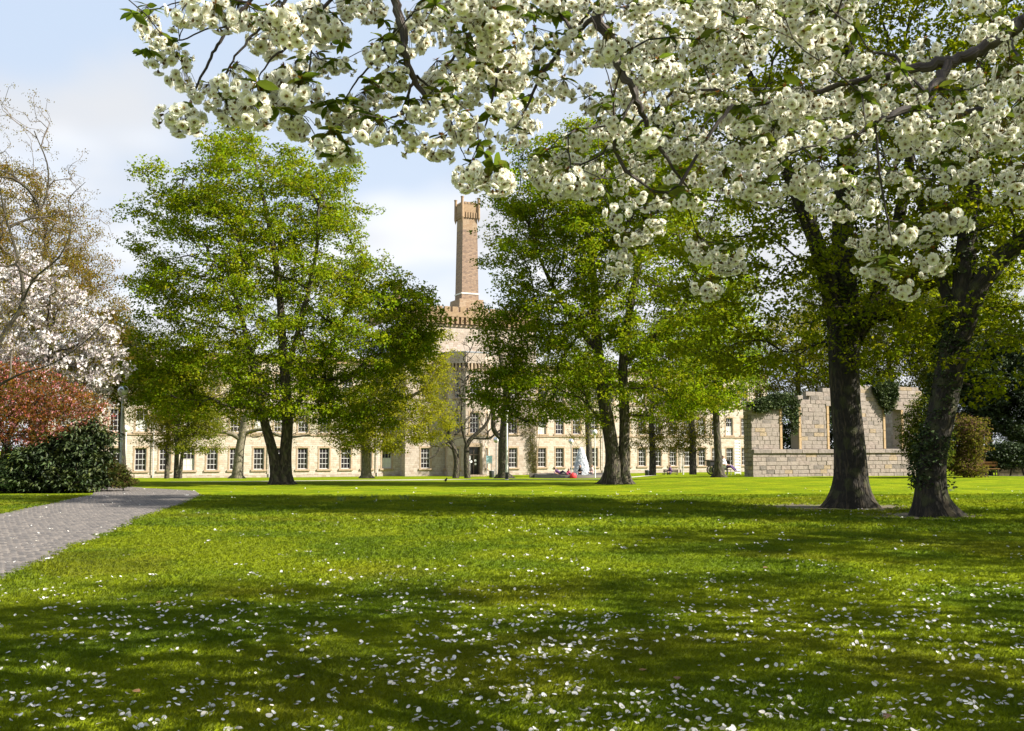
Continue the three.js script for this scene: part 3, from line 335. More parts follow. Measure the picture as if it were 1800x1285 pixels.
// left side
tree({ name: 'budding_tree', label: 'bare budding tree with long arching branches at the left edge', seed: 41, d: 34, bark: M.barkGrey, froms: [0.3, 0.15, 0.15, 0.15], stems: [[[-60, 870, 0, 0.26], [-50, 760, 0, 0.2], [-30, 660, 0, 0.13], [5, 590, 0, 0.085], [40, 530, 0, 0.065], [30, 450, 0, 0.05], [10, 380, 0, 0.036], [-10, 280, 0, 0.018]], [[40, 530, 0, 0.04], [60, 490, -0.5, 0.033], [105, 450, -0.8, 0.028], [125, 400, -1, 0.022], [122, 350, -1, 0.017], [150, 320, -1, 0.009]], [[15, 400, 0, 0.05], [70, 370, 0.4, 0.035], [85, 300, 0.5, 0.025], [60, 230, 0.5, 0.015]], [[-40, 700, 0, 0.07], [30, 660, -0.5, 0.035], [90, 640, -0.8, 0.022], [150, 600, -1, 0.02], [190, 560, -1.2, 0.012]]],
  crowns: [{ poly: [[-40, 140], [30, 155], [85, 165], [105, 270], [155, 260], [150, 330], [200, 350], [195, 470], [140, 560], [60, 620], [-80, 640], [-160, 450], [-140, 250]], n: 420, min: 0.34, edge: 0.4 }], grow: { tip: 0.008, step: 0.35, wander: 0.35, pow: 0.42 }, twig: M.twigGrey, leaves: [{ per: 5, rad: 0.22, back: 0.8, geos: SPRAY.bud, tones: [[0.22, 0.15, 0.02], [0.26, 0.22, 0.015], [0.17, 0.12, 0.03]], size: [0.5, 0.9] }] });
tree({ name: 'budding_tree', label: 'dense brown budding tree behind the white-blossomed one', seed: 42, d: 52, bark: M.barkGrey, stems: [[[60, 850, 0, 0.3], [60, 700, 0, 0.25], [70, 550, 0, 0.18], [80, 430, 0, 0.08]]], crowns: [{ poly: [[-60, 290], [60, 285], [140, 360], [185, 440], [225, 480], [235, 590], [200, 650], [60, 660], [-100, 640], [-150, 420]], n: 760, min: 0.36 }], grow: { tip: 0.013, step: 0.4, wander: 0.3 }, twig: M.twigPale, leaves: [{ per: 26, rad: 0.55, back: 0.6, geos: SPRAY.bud, tones: [[0.25, 0.18, 0.012], [0.27, 0.15, 0.03], [0.20, 0.18, 0.012]], size: [0.9, 1.6] }] });
tree({ name: 'blossom_tree', label: 'tree covered in white blossom behind the red-leaved cherry', seed: 43, d: 40, bark: M.barkGrey, stems: [[[70, 850, 0, 0.22], [75, 760, 0, 0.18], [85, 650, 0, 0.13], [95, 560, 0, 0.06]]], crowns: [{ poly: [[-60, 480], [40, 440], [110, 470], [165, 520], [205, 580], [218, 650], [200, 720], [100, 740], [-80, 720], [-120, 600]], n: 420, min: 0.36, deep: 0.7 }], grow: { tip: 0.01, step: 0.4 }, leaves: [{ per: 8, rad: 0.46, skip: 0.1, geos: SPRAY.flower, mat: M.blossom, name: 'blossom', tones: [[0.80, 0.74, 0.74], [0.86, 0.84, 0.82], [0.72, 0.62, 0.62]], size: [0.9, 1.5] }, { per: 10, rad: 0.6, geos: SPRAY.bud, tones: [[0.20, 0.18, 0.012], [0.14, 0.15, 0.01], [0.22, 0.15, 0.02]], size: [0.8, 1.4] }] });
tree({ name: 'cherry_tree', label: 'low cherry with coppery red leaves and pink blossom over the evergreen bush', seed: 44, d: 36, bark: M.barkDark, stems: [[[5, 862, 0, 0.16], [6, 810, 0, 0.13], [14, 770, 0, 0.12], [30, 740, 0, 0.09], [70, 700, 0, 0.05]], [[10, 780, 0, 0.09], [-30, 720, -0.3, 0.07], [-60, 670, -0.5, 0.04]]], crowns: [{ poly: [[-100, 640], [20, 632], [95, 650], [150, 682], [188, 712], [200, 765], [150, 790], [70, 765], [40, 800], [-40, 780], [-120, 740]], n: 400, min: 0.26, deep: 0.7 }], grow: { tip: 0.007, step: 0.25, wander: 0.2 }, leaves: [{ per: 12, rad: 0.36, geos: SPRAY.bud, tones: [[0.30, 0.09, 0.025], [0.22, 0.07, 0.02], [0.32, 0.15, 0.02], [0.17, 0.12, 0.015], [0.13, 0.12, 0.012]], size: [0.8, 1.4] }, { per: 3, rad: 0.36, geos: SPRAY.flower, mat: M.blossom, name: 'blossom', tones: [[0.60, 0.20, 0.19], [0.72, 0.36, 0.38], [0.55, 0.17, 0.17]], size: [0.35, 0.6] }] });
tree({ name: 'dark_tree', label: 'dark green tree between the white blossom and the maple', seed: 45, d: 62, bark: M.barkDark, stems: [[[215, 845, 0, 0.25], [214, 760, 0, 0.2], [212, 650, 0, 0.1]]], crowns: [{ poly: [[200, 545], [240, 575], [262, 640], [255, 700], [200, 710], [165, 650], [170, 580]], n: 150, min: 0.5 }], grow: { tip: 0.012 }, leaves: [{ per: 24, rad: 0.8, geos: SPRAY.young, tones: [[0.07, 0.085, 0.012], [0.10, 0.10, 0.015]], size: [0.8, 1.2] }] });
// bushes
function bush(o) { return tree({ category: 'bush', bark: M.barkDark, grow: { tip: 0.006, step: 0.3, from: 0.1, wander: 0.2 }, ...o }); }
const shoots = (xs, y0, y1, r) => xs.map((x, i) => [[x, y0, 0, r], [x + (i % 2 ? 4 : -4), (y0 + y1) / 2, 0, r * 0.8], [x + (i % 3) * 5 - 5, y1, 0, r * 0.4]]);
bush({ name: 'evergreen_bush', label: 'large glossy dark evergreen bush under the red cherry', seed: 51, d: 35, group: 'bushes on the left', stems: shoots([70, 30, 110, 150], 862, 790, 0.035), rooted: [0, 1, 2, 3], crowns: [{ poly: [[5, 818], [30, 792], [58, 804], [82, 772], [112, 786], [138, 750], [176, 740], [199, 772], [184, 815], [196, 848], [150, 858], [60, 860], [0, 860]], n: 300, min: 0.28, deep: 0.7 }], leaves: [{ per: 12, rad: 0.36, flat: 0.8, geos: SPRAY.laurel, mat: M.leafGloss, tones: EVER.concat([[0.06, 0.085, 0.012], [0.09, 0.11, 0.02]]), size: [0.8, 1.4] }] });
bush({ name: 'evergreen_bush', label: 'low dark needle-leaved bush at the far left edge', seed: 52, d: 34, group: 'bushes on the left', stems: shoots([10, 40], 866, 830, 0.03), rooted: [0, 1], crowns: [{ poly: [[-60, 800], [10, 812], [45, 830], [55, 862], [0, 866], [-80, 866]], n: 130, min: 0.16, deep: 0.7 }], leaves: [{ per: 20, rad: 0.2, flat: 0.8, geos: SPRAY.bud, tones: [[0.03, 0.06, 0.015], [0.05, 0.085, 0.02]], size: [0.5, 0.9] }] });
bush({ name: 'leafy_bush', label: 'small bush with cream flecked leaves at the path corner', seed: 53, d: 35.5, group: 'bushes on the left', stems: shoots([190, 215, 170], 860, 825, 0.02), rooted: [0, 1, 2], crowns: [{ poly: [[160, 825], [195, 805], [222, 828], [234, 850], [225, 862], [170, 862], [150, 850]], n: 170, min: 0.15, deep: 0.7 }], leaves: [{ per: 14, rad: 0.18, geos: SPRAY.ivy, tones: [[0.10, 0.12, 0.02], [0.16, 0.15, 0.04], [0.12, 0.06, 0.03], [0.07, 0.11, 0.015]], size: [0.6, 1] }] });
bush({ name: 'leafy_bush', label: 'tall loose green shrub at the right end of the ruin', seed: 54, d: 55, group: 'shrubs by the ruin', stems: shoots([1632, 1618, 1645], 834, 760, 0.05), rooted: [0, 1, 2], crowns: [{ poly: [[1615, 690], [1650, 700], [1668, 760], [1660, 815], [1610, 820], [1585, 790], [1590, 740]], n: 170, min: 0.35 }], leaves: [{ per: 18, rad: 0.45, geos: SPRAY.young, tones: [[0.10, 0.14, 0.012], [0.16, 0.16, 0.015], [0.07, 0.10, 0.01]], size: [0.6, 1] }] });
bush({ name: 'leafy_bush', label: 'yellow-green shrub with purple tips right of the leaning trunk', seed: 55, d: 56, group: 'shrubs by the ruin', stems: shoots([1695, 1712], 832, 770, 0.05), rooted: [0, 1], crowns: [{ poly: [[1690, 728], [1712, 745], [1724, 738], [1730, 775], [1716, 800], [1728, 832], [1680, 834], [1660, 815], [1676, 790], [1668, 760]], n: 130, min: 0.32 }], leaves: [{ per: 20, rad: 0.45, geos: SPRAY.young, tones: [[0.15, 0.17, 0.012], [0.20, 0.17, 0.02], [0.15, 0.08, 0.06]], size: [0.6, 1] }] });
bush({ name: 'evergreen_bush', label: 'ivy-leaved bush spilling over the low wall behind the bench', seed: 56, d: 61, group: 'shrubs by the ruin', stems: shoots([1745, 1775, 1800, 1830], 828, 790, 0.05), rooted: [0, 1, 2, 3], crowns: [{ poly: [[1725, 780], [1760, 775], [1850, 795], [1860, 815], [1770, 818], [1740, 824], [1722, 805]], n: 150, min: 0.3, deep: 0.3 }], leaves: [{ per: 26, rad: 0.45, geos: SPRAY.ivy, mat: M.leafGloss, tones: EVER, size: [1, 1.7] }] });
for (const [i, [px, d, l]] of [[600, 27.6, 'left'], [633, 29, 'second'], [657, 29.5, 'third'], [710, 28.6, 'right']].entries()) { const g = onGround(px, d), r = rng(60 + i), T = thing('daffodil_clump', `${['leftmost', 'second from left', 'third from left', 'rightmost'][i]} of four leafy bulb clumps on the lawn`, 'plant', g, 0, 'bulb clumps on the lawn'), b = new MB(), n = [26, 12, 10, 18][i]; for (let k = 0; k < n; k++) { const a = r() * 6.283, h = 0.11 + 0.08 * r(), x = (r() - 0.5) * 0.22, z = (r() - 0.5) * 0.15; b.tube([V(x, 0, z), V(x + Math.cos(a) * 0.03, h * 0.6, z + Math.sin(a) * 0.03), V(x + Math.cos(a) * 0.1, h, z + Math.sin(a) * 0.1)], [0.006, 0.006, 0.002], 3); } mesh('leaves', b.geo(), std([0.06, 0.11, 0.02], 0.8), T); }
bush({ name: 'evergreen_bush', label: 'dark ivy bush seen through the empty windows of the ruin', seed: 57, d: 70, group: 'shrubs by the ruin', stems: shoots([1380, 1440, 1500, 1570], 835, 760, 0.05), rooted: [0, 1, 2, 3], crowns: [{ poly: [[1350, 740], [1400, 705], [1500, 700], [1600, 710], [1610, 825], [1480, 830], [1345, 830]], n: 330, min: 0.45, deep: 0.35 }], leaves: [{ per: 24, rad: 0.6, geos: SPRAY.ivy, mat: M.leafGloss, tones: IVY, size: [1.4, 2.2] }] });
// ------------------------------------------------------------------ the mill
const blocks = (base, cell, seed, vary = 0.35) => { const W = 4, Hh = 3, rows = Math.round(Hh / cell[1]); return { f: (u, v) => { const row = Math.floor(v * rows), y = v * rows - row, n = Math.round(W / cell[0]) + (hash(row, seed) * 3 | 0), xx = u * n + hash(row, 3, seed), k = Math.floor(xx), x = xx - k, m = Math.min(x * W / n, (1 - x) * W / n, y * cell[1], (1 - y) * cell[1]), t = hash(((k % n) + n) % n, row, seed + 5), q = hash(((k % n) + n) % n, row, seed + 6); return [sstep(0.004, 0.016, m), t, q, fbm(u * 40, v * 30, 3, 10, seed)]; } }; };
function blockMat(a, b, c, mortar, cell, seed, bump = 0.012) {
  const { f } = blocks(a, cell, seed);
  const map = texture([1024, 768], (u, v) => { const [j, t, q, n] = f(u, v), st = sstep(0.5, 0.75, fbm(u * 3, v * 3, 4, 3, seed + 40)), dr = sstep(0.55, 0.8, fbm(u * 24, v * 3, 4, 3, seed + 44)); return mul(mix3(mortar, mix3(mix3(a, b, t), c, q > 0.8 ? 0.8 : clamp(st * 0.4 + dr * 0.45)), j), 0.8 + 0.4 * n); }, { rx: 1 / 4, ry: 1 / 3 });
  const bm = texture([1024, 768], (u, v) => { const [j, t, q, n] = f(u, v), h = j * (0.55 + 0.3 * t) + 0.15 * n; return [h, h, h]; }, { srgb: false, rx: 1 / 4, ry: 1 / 3 });
  return std([1, 1, 1], 0.95, { map, bumpMap: bm, bumpScale: bump });
}
const noiseTone = (a, b, seed, s = 6) => texture(256, (u, v) => mul(mix3(a, b, sstep(0.3, 0.7, fbm(u * s, v * s, 4, s, seed))), 0.8 + 0.4 * fbm(u * 60, v * 60, 2, 60, seed + 1)));
const B = {
  cream: blockMat([0.45, 0.385, 0.315], [0.52, 0.455, 0.38], [0.38, 0.30, 0.22], [0.33, 0.28, 0.225], [0.55, 0.25], 1),
  pink: blockMat([0.37, 0.305, 0.255], [0.43, 0.365, 0.31], [0.31, 0.24, 0.185], [0.31, 0.255, 0.215], [0.55, 0.25], 2),
  brick: blockMat([0.23, 0.15, 0.10], [0.30, 0.205, 0.14], [0.16, 0.108, 0.08], [0.25, 0.19, 0.15], [0.5, 0.2], 3, 0.03),
  brickTop: blockMat([0.29, 0.20, 0.125], [0.33, 0.24, 0.16], [0.26, 0.165, 0.095], [0.30, 0.22, 0.15], [0.5, 0.2], 4, 0.03),
  sand: std([1, 1, 1], 0.9, { map: noiseTone([0.25, 0.16, 0.088], [0.30, 0.205, 0.12], 5) }), sandTrim: std([1, 1, 1], 0.9, { map: noiseTone([0.32, 0.23, 0.15], [0.39, 0.295, 0.205], 6) }),
  slate: std([1, 1, 1], 0.6, { map: noiseTone([0.20, 0.21, 0.24], [0.29, 0.30, 0.33], 7, 12) }), sash: std([0.48, 0.46, 0.46], 0.5), oldWood: std([0.10, 0.07, 0.05], 0.7),
  glass: new THREE.MeshPhysicalMaterial({ color: C(0.022, 0.019, 0.022), roughness: 0.06, ior: 1.5, side: THREE.DoubleSide }), blind: std([0.55, 0.55, 0.5], 0.8), plaster: std([0.5, 0.47, 0.42], 0.95),
};
const ANG = 25 * Math.PI / 180, tX = Math.cos(ANG), tD = Math.sin(ANG);
const sOf = (px, w = 0) => { const k = (px - CX) / F * 0.9955, x0 = -40.4 + w * tD, d0 = 108 - w * tX; return (k * d0 - x0) / (tX - tD * k); };
const S0 = sOf(705), facU = (px, w = 0) => sOf(px, w) - S0;
const MILL = V(-40.4 + S0 * tX, -1.95, -(108 + S0 * tD));
const mill = thing('mill_building', 'long pale stone mill with rows of paned windows and a battlemented middle block', 'building', MILL, ANG);
function panel(name, u0, u1, h0, h1, holes, z, mat, parent, thick = 0.5) {   // a wall in the facade's plane with openings
  const s = new THREE.Shape([new THREE.Vector2(u0, h0), new THREE.Vector2(u1, h0), new THREE.Vector2(u1, h1), new THREE.Vector2(u0, h1)]);
  for (const [a, b, c, d] of holes) s.holes.push(new THREE.Path([new THREE.Vector2(a, c), new THREE.Vector2(a, d), new THREE.Vector2(b, d), new THREE.Vector2(b, c)]));
  const g = new THREE.ExtrudeGeometry(s, { depth: thick, bevelEnabled: false }); g.translate(0, 0, z - thick); return mesh(name, g, mat, parent);
}
const box = (name, x0, x1, y0, y1, z0, z1, mat, parent) => mesh(name, new MB().box(x0, x1, y0, y1, z0, z1).geo(), mat, parent);
function windowParts(w, h) {   // shared shapes of one window, origin at the middle of its sill line
  const s = new MB(), f = 0.05; for (const x of [-w / 2 + 0.045, w / 2 - 0.045, -w / 6, w / 6]) s.box(x - (Math.abs(x) > w / 4 ? 0.045 : 0.018), x + (Math.abs(x) > w / 4 ? 0.045 : 0.018), 0, h, -0.21, -0.15); for (let k = 0; k <= 4; k++) { const y = clamp(h * k / 4, 0.045, h - 0.045), t = k % 4 ? 0.032 : 0.045; s.box(-w / 2, w / 2, y - t, y + t, -0.207, -0.147); }
  const a = new MB(), t = 0.17; a.box(-w / 2 - t, -w / 2 + 0.004, 0, h, -0.3, 0.03).box(w / 2 - 0.004, w / 2 + t, 0, h, -0.3, 0.03).box(-w / 2 - t - 0.03, w / 2 + t + 0.03, h - 0.004, h + 0.22, -0.3, 0.034);
  return { sash: s.geo(), surround: a.geo(), sill: new MB().box(-w / 2 - t - 0.1, w / 2 + t + 0.1, -0.2, 0.004, -0.3, 0.14).geo(), pane: new MB().box(-w / 2, w / 2, 0, h, -0.195, -0.185).geo(), blind: new MB().box(-w / 2 + 0.05, w / 2 - 0.05, 0.06, h * 0.5, -0.182, -0.178).geo() };
}
const WP = windowParts(1.2, 2.45), WN = windowParts(0.62, 2.45);
function addWindow(u, y, z, P, parent, blind) { const g = new THREE.Group(); g.name = 'window'; g.position.set(u, y, z); parent.add(g); mesh('surround', P.surround, B.sandTrim, g); mesh('sash', P.sash, B.sash, g); mesh('pane', P.pane, B.glass, g); mesh('sill', P.sill, B.sandTrim, g); if (blind) mesh('blind', P.blind, B.blind, g); return g; }
const STOREYS = [0.93, 5.15, 9.4], EAVE = 13.8;
function wing(px, ends, mat, blinds = []) {
  const us = px.map((p) => facU(p)), holes = []; for (const u of us) for (const y of STOREYS) holes.push([u - 0.6, u + 0.6, y, y + 2.45]);
  const [a, b] = ends; panel('wall', a, b, -0.6, EAVE, holes, 0, mat, mill);
  box('inner_wall', a + 0.1, b - 0.1, -0.6, EAVE - 0.1, -12, -0.9, B.plaster, mill);
  us.forEach((u, i) => STOREYS.forEach((y, k) => addWindow(u, y, 0, WP, mill, k === 0 ? blinds.includes(i) : hash(i, k, px.length + px[0]) > 0.72)));
  box('string_course', a, b, 4.78, 4.95, -0.1, 0.10, B.sandTrim, mill); box('string_course', a, b, 9.0, 9.16, -0.1, 0.10, B.sandTrim, mill); box('plinth', a, b, -0.6, 0.42, -0.1, 0.09, B.pink, mill);
  box('cornice', a - 0.1, b + 0.1, EAVE - 0.5, EAVE - 0.05, -0.3, 0.22, B.sand, mill); box('cornice', a - 0.1, b + 0.1, EAVE - 0.048, EAVE + 0.2, -0.3, 0.42, B.sandTrim, mill);
  for (let k = 3; k < us.length - 1; k += 5) { const pu = (us[k] + us[k + 1]) / 2, pg = new THREE.CylinderGeometry(0.055, 0.055, EAVE + 0.2, 8); pg.translate(pu, EAVE / 2 - 0.2, 0.19); mesh('drainpipe', pg, B.sash, mill); }
  const r = new MB(), e = EAVE + 0.2, P = (u, y, z) => V(u, y, z); r.fan([P(a - 0.2, e, 0.5), P(b + 0.2, e, 0.5), P(b + 0.2, e + 3.3, -6), P(a - 0.2, e + 3.3, -6)]); r.fan([P(b + 0.2, e, -12.5), P(a - 0.2, e, -12.5), P(a - 0.2, e + 3.3, -6), P(b + 0.2, e + 3.3, -6)]); r.fan([P(a - 0.2, e, -12.5), P(a - 0.2, e, 0.5), P(a - 0.2, e + 3.3, -6)]); r.fan([P(b + 0.2, e, 0.5), P(b + 0.2, e, -12.5), P(b + 0.2, e + 3.3, -6)]); r.fan([P(a - 0.2, e - 0.002, 0.5), P(a - 0.2, e - 0.002, -12.5), P(b + 0.2, e - 0.002, -12.5), P(b + 0.2, e - 0.002, 0.5)]);
  mesh('roof', r.geo(), B.slate, mill);
}
wing([110, 156, 201, 247, 290, 332, 373, 413, 455, 490, 532, 570, 608, 645, 680], [facU(60), 0], B.cream, [14, 5]);
const uR = facU(932);
wing([953, 984, 1014, 1044, 1073, 1101, 1129, 1156, 1183, 1209, 1234, 1258, 1283, 1310, 1335], [uR, facU(1352)], B.cream);
{ // middle block with battlements
  const z = 1.8, a = facU(712, z), b = uR, h = 18.5, us = [facU(748, z), facU(902, z)], ys = [...STOREYS, 13.7], holes = [];
  for (const u of us) for (const y of ys) holes.push([u - 0.6, u + 0.6, y, y + 2.45]);
  panel('wall', a, b, -0.6, h, holes, z, B.pink, mill); for (const u of us) for (const y of ys) addWindow(u, y, z, WP, mill);
  box('side_wall', a, a + 0.5, -0.6, h, -14, z - 0.5, B.pink, mill); box('side_wall', b - 0.5, b, -0.6, h, -14, z - 0.5, B.pink, mill); box('back_wall', a + 0.5, b - 0.5, -0.6, h, -14, -13.5, B.pink, mill); box('roof', a + 0.5, b - 0.5, h - 0.4, h - 0.1, -13.5, z - 0.5, B.slate, mill); box('inner_wall', a + 0.6, b - 0.6, -0.6, h - 0.5, -13, z - 0.9, B.plaster, mill);
  const ring = (name, y0, y1, out, th, mat) => { box(name, a - out, b + out, y0, y1, z + out - th, z + out, mat, mill); box(name, a - out, a - out + th, y0, y1, -14, z + out - th, mat, mill); };
  ring('parapet', h + 0.9, h + 1.5, 0.45, 0.5, B.sand); ring('string_course', h - 0.3, h - 0.05, 0.12, 0.3, B.sandTrim);
  const n = Math.round((b - a) / 0.62); for (let i = 0; i < n; i++) { const u = a - 0.2 + (b - a + 0.4) * (i + 0.5) / n; box('corbel', u - 0.16, u + 0.16, h + 0.05, h + 0.9, z - 0.01, z + 0.42, B.sand, mill); } box('corbel_wall', a, b, h, h + 0.9, z - 0.5, z, B.brickTop, mill);
  const m = Math.round((b - a) / 0.95); for (let i = 0; i < m; i++) { const u = a - 0.45 + (b - a + 0.9) * (i + 0.5) / m; box('merlon', u - 0.36, u + 0.36, h + 1.5, h + 2.15, z - 0.04, z + 0.448, B.sand, mill); }
  for (let i = 0; i < 12; i++) box('merlon', a - 0.448, a + 0.04, h + 1.5, h + 2.15, z - 1 - i * 1.2, z - 0.3 - i * 1.2, B.sand, mill);
  // corner turret of the block
  const tg = new THREE.CylinderGeometry(0.62, 0.55, 3.6, 8); tg.translate(a + 0.1, h + 3.2, z - 4); mesh('corner_turret', tg, B.sand, mill); for (let k = 0; k < 8; k += 2) { const q = k * Math.PI / 4; box('merlon', a + 0.1 + Math.cos(q) * 0.5 - 0.16, a + 0.1 + Math.cos(q) * 0.5 + 0.16, h + 4.99, h + 5.5, z - 4 + Math.sin(q) * 0.5 - 0.16, z - 4 + Math.sin(q) * 0.5 + 0.16, B.sand, mill); }
  const rod = new THREE.CylinderGeometry(0.03, 0.04, 4, 5); rod.translate(a + 2.5, h + 4, z - 6); mesh('aerial', rod, B.oldWood, mill);
  // entrance bay, half an octagon
  const cu = facU(833, 4.4), inr = 2.75, side = 2 * inr * Math.tan(Math.PI / 8), top = 13.1, bay = new THREE.Group(); bay.name = 'entrance_bay'; bay.position.set(cu, 0, z); mill.add(bay);
  for (let k = -2; k <= 2; k++) {
    const g = new THREE.Group(), q = k * Math.PI / 4; g.name = 'bay_face'; g.rotation.y = q; bay.add(g); const P = k === 0 ? WP : WN, w = k === 0 ? 0.6 : 0.31, hs = k === 0 ? [[-0.72, 0.72, 0.2, 3.5]] : [[-w, w, 0.93, 3.38]]; for (const y of ys.slice(1, 3)) hs.push([-w, w, y, y + 2.45]);
    panel('wall', -side / 2, side / 2, -0.6, top, hs, inr, B.pink, g, 0.35);
    const part = (nm, geo, mat, y) => { const o = mesh(nm, geo, mat, g); o.position.set(0, y, inr); };
    for (const y of k === 0 ? ys.slice(1, 3) : ys.slice(0, 3)) { part('window_surround', P.surround, B.sandTrim, y); part('window_sash', P.sash, B.sash, y); part('window_pane', P.pane, B.glass, y); part('window_sill', P.sill, B.sandTrim, y); }
    box('string_course', -side / 2, side / 2, 4.78, 4.95, inr - 0.1, inr + 0.08, B.sandTrim, g); const so = 2 * (inr + 0.35) * Math.tan(Math.PI / 8);
    for (let i = 0; i < 5; i++) { const u = -side / 2 + side * (i + 0.5) / 5; box('corbel', u - 0.11, u + 0.11, top - 0.45, top + 0.45, inr - 0.01, inr + 0.33, B.sandTrim, g); }
    box('parapet', -so / 2, so / 2, top + 0.45, top + 1.7, inr - 0.1, inr + 0.35, B.pink, g); box('coping', -so / 2 - 0.03, so / 2 + 0.03, top + 1.7, top + 1.86, inr - 0.14, inr + 0.4, B.slate, g);
    if (k === 0) {
      box('door', -0.70, 0.70, 0.2, 3.48, inr - 0.30, inr - 0.24, B.glass, g); for (const x of [-0.66, 0, 0.66]) box('door_frame', x - 0.05, x + 0.05, 0.2, 3.48, inr - 0.24, inr - 0.19, B.oldWood, g); box('door_frame', -0.7, 0.7, 2.5, 2.62, inr - 0.24, inr - 0.188, B.oldWood, g);
      box('door_surround', -1.0, -0.72, 0, 3.75, inr - 0.3, inr + 0.1, B.sandTrim, g); box('door_surround', 0.72, 1.0, 0, 3.75, inr - 0.3, inr + 0.1, B.sandTrim, g); box('lintel', -1.05, 1.05, 3.5, 3.95, inr - 0.3, inr + 0.104, B.sandTrim, g); box('doorstep', -1.3, 1.3, -0.4, 0.19, inr - 0.3, inr + 0.9, B.sandTrim, g);
      for (const [x, y, r] of [[-0.35, 1.75, 0.16], [0.2, 1.85, 0.15], [0.22, 1.45, 0.14], [-0.55, 1.8, 0.12]]) { const c = new THREE.CylinderGeometry(r, r, 0.01, 14); c.rotateX(Math.PI / 2); c.translate(x, y, inr - 0.17); mesh('door_sticker', c, std([0.75, 0.75, 0.75], 0.6), g); }
    }
  }
  const cap = new THREE.CylinderGeometry(inr * 1.08, inr * 1.08, 0.3, 8); cap.rotateY(Math.PI / 8); cap.translate(0, top + 0.9, 0); mesh('bay_roof', cap, B.slate, bay); const core = new THREE.CylinderGeometry(inr * 0.85, inr * 0.85, 13, 8); core.rotateY(Math.PI / 8); core.translate(0, 6.4, -0.3); mesh('inner_wall', core, B.plaster, bay);
}
const onFacade = (u, y, z) => mill.localToWorld(V(u, y, z)); mill.updateMatrixWorld(true);
{ // chimney
  const d = 141, p = at(819.5, 787, d); const c = thing('factory_chimney', 'tall square brown brick mill chimney with four corner pinnacles', 'chimney', V(p.x, -1.95, -d), ANG), Y = (py) => at(820, py, d).y + 1.95, shaft = (y0, y1, a0, a1, mat, name) => { const w0 = a0 * 0.93, w1 = a1 * 0.93, b = new MB(), q = (w, y) => [V(-w, y, w), V(w, y, w), V(w, y, -w), V(-w, y, -w)], A = q(w0, y0), E = q(w1, y1); for (let k = 0; k < 4; k++) { const n = (k + 1) % 4, s = b.p.length / 3; b.fan([A[k], A[n], E[n], E[k]]); b.u.splice(s * 2, 8, 0, y0, w0 * 2, y0, w0 + w1, y1, w0 - w1, y1); } b.fan(E); return mesh(name, b.geo(), mat, c); };
  shaft(0, Y(546), 2.6, 2.5, B.brick, 'foot'); shaft(Y(547), Y(529), 2.05, 1.95, B.brickTop, 'plinth'); shaft(Y(529), Y(518), 1.40, 1.38, B.brick, 'shaft_base'); shaft(Y(519.5), Y(517), 1.46, 1.46, std([0.62, 0.58, 0.52], 0.9), 'stone_band'); shaft(Y(517), Y(407), 1.36, 1.22, B.brick, 'shaft'); shaft(Y(407), Y(381), 1.22, 1.19, B.brickTop, 'shaft_top'); shaft(Y(384), Y(362), 1.29, 1.29, B.sand, 'crown');
  for (let s = 0; s < 4; s++) for (let i = 0; i < 6; i++) { const g = new MB().box(-0.11, 0.11, Y(386), Y(376), 1.07, 1.30).geo(); g.translate(-0.98 + i * 0.39, 0, 0); g.rotateY(s * Math.PI / 2); mesh('corbel', g, B.sand, c); }
  for (let s = 0; s < 4; s++) for (let i = 0; i < 4; i++) { const g = new MB().box(-0.19, 0.19, Y(362), Y(358.5), 1.0, 1.242).geo(); g.translate(-0.73 + i * 0.485, 0, 0); g.rotateY(s * Math.PI / 2); mesh('merlon', g, B.sand, c); }
  for (const sx of [-1, 1]) for (const sz of [-1, 1]) { const g = new THREE.CylinderGeometry(0.2, 0.23, Y(352) - Y(386), 8); g.translate(sx * 1.265, (Y(352) + Y(386)) / 2, sz * 1.265); const o = mesh('pinnacle', g, B.sand, c); const t = new THREE.CylinderGeometry(0.26, 0.2, 0.3, 8); t.translate(sx * 1.265, Y(352), sz * 1.265); mesh('cap', t, B.sand, o); const f = new THREE.ConeGeometry(0.24, 0.7, 8); f.rotateX(Math.PI); f.translate(sx * 1.265, Y(386) - 0.3, sz * 1.265); mesh('bracket', f, B.sand, o); }
}
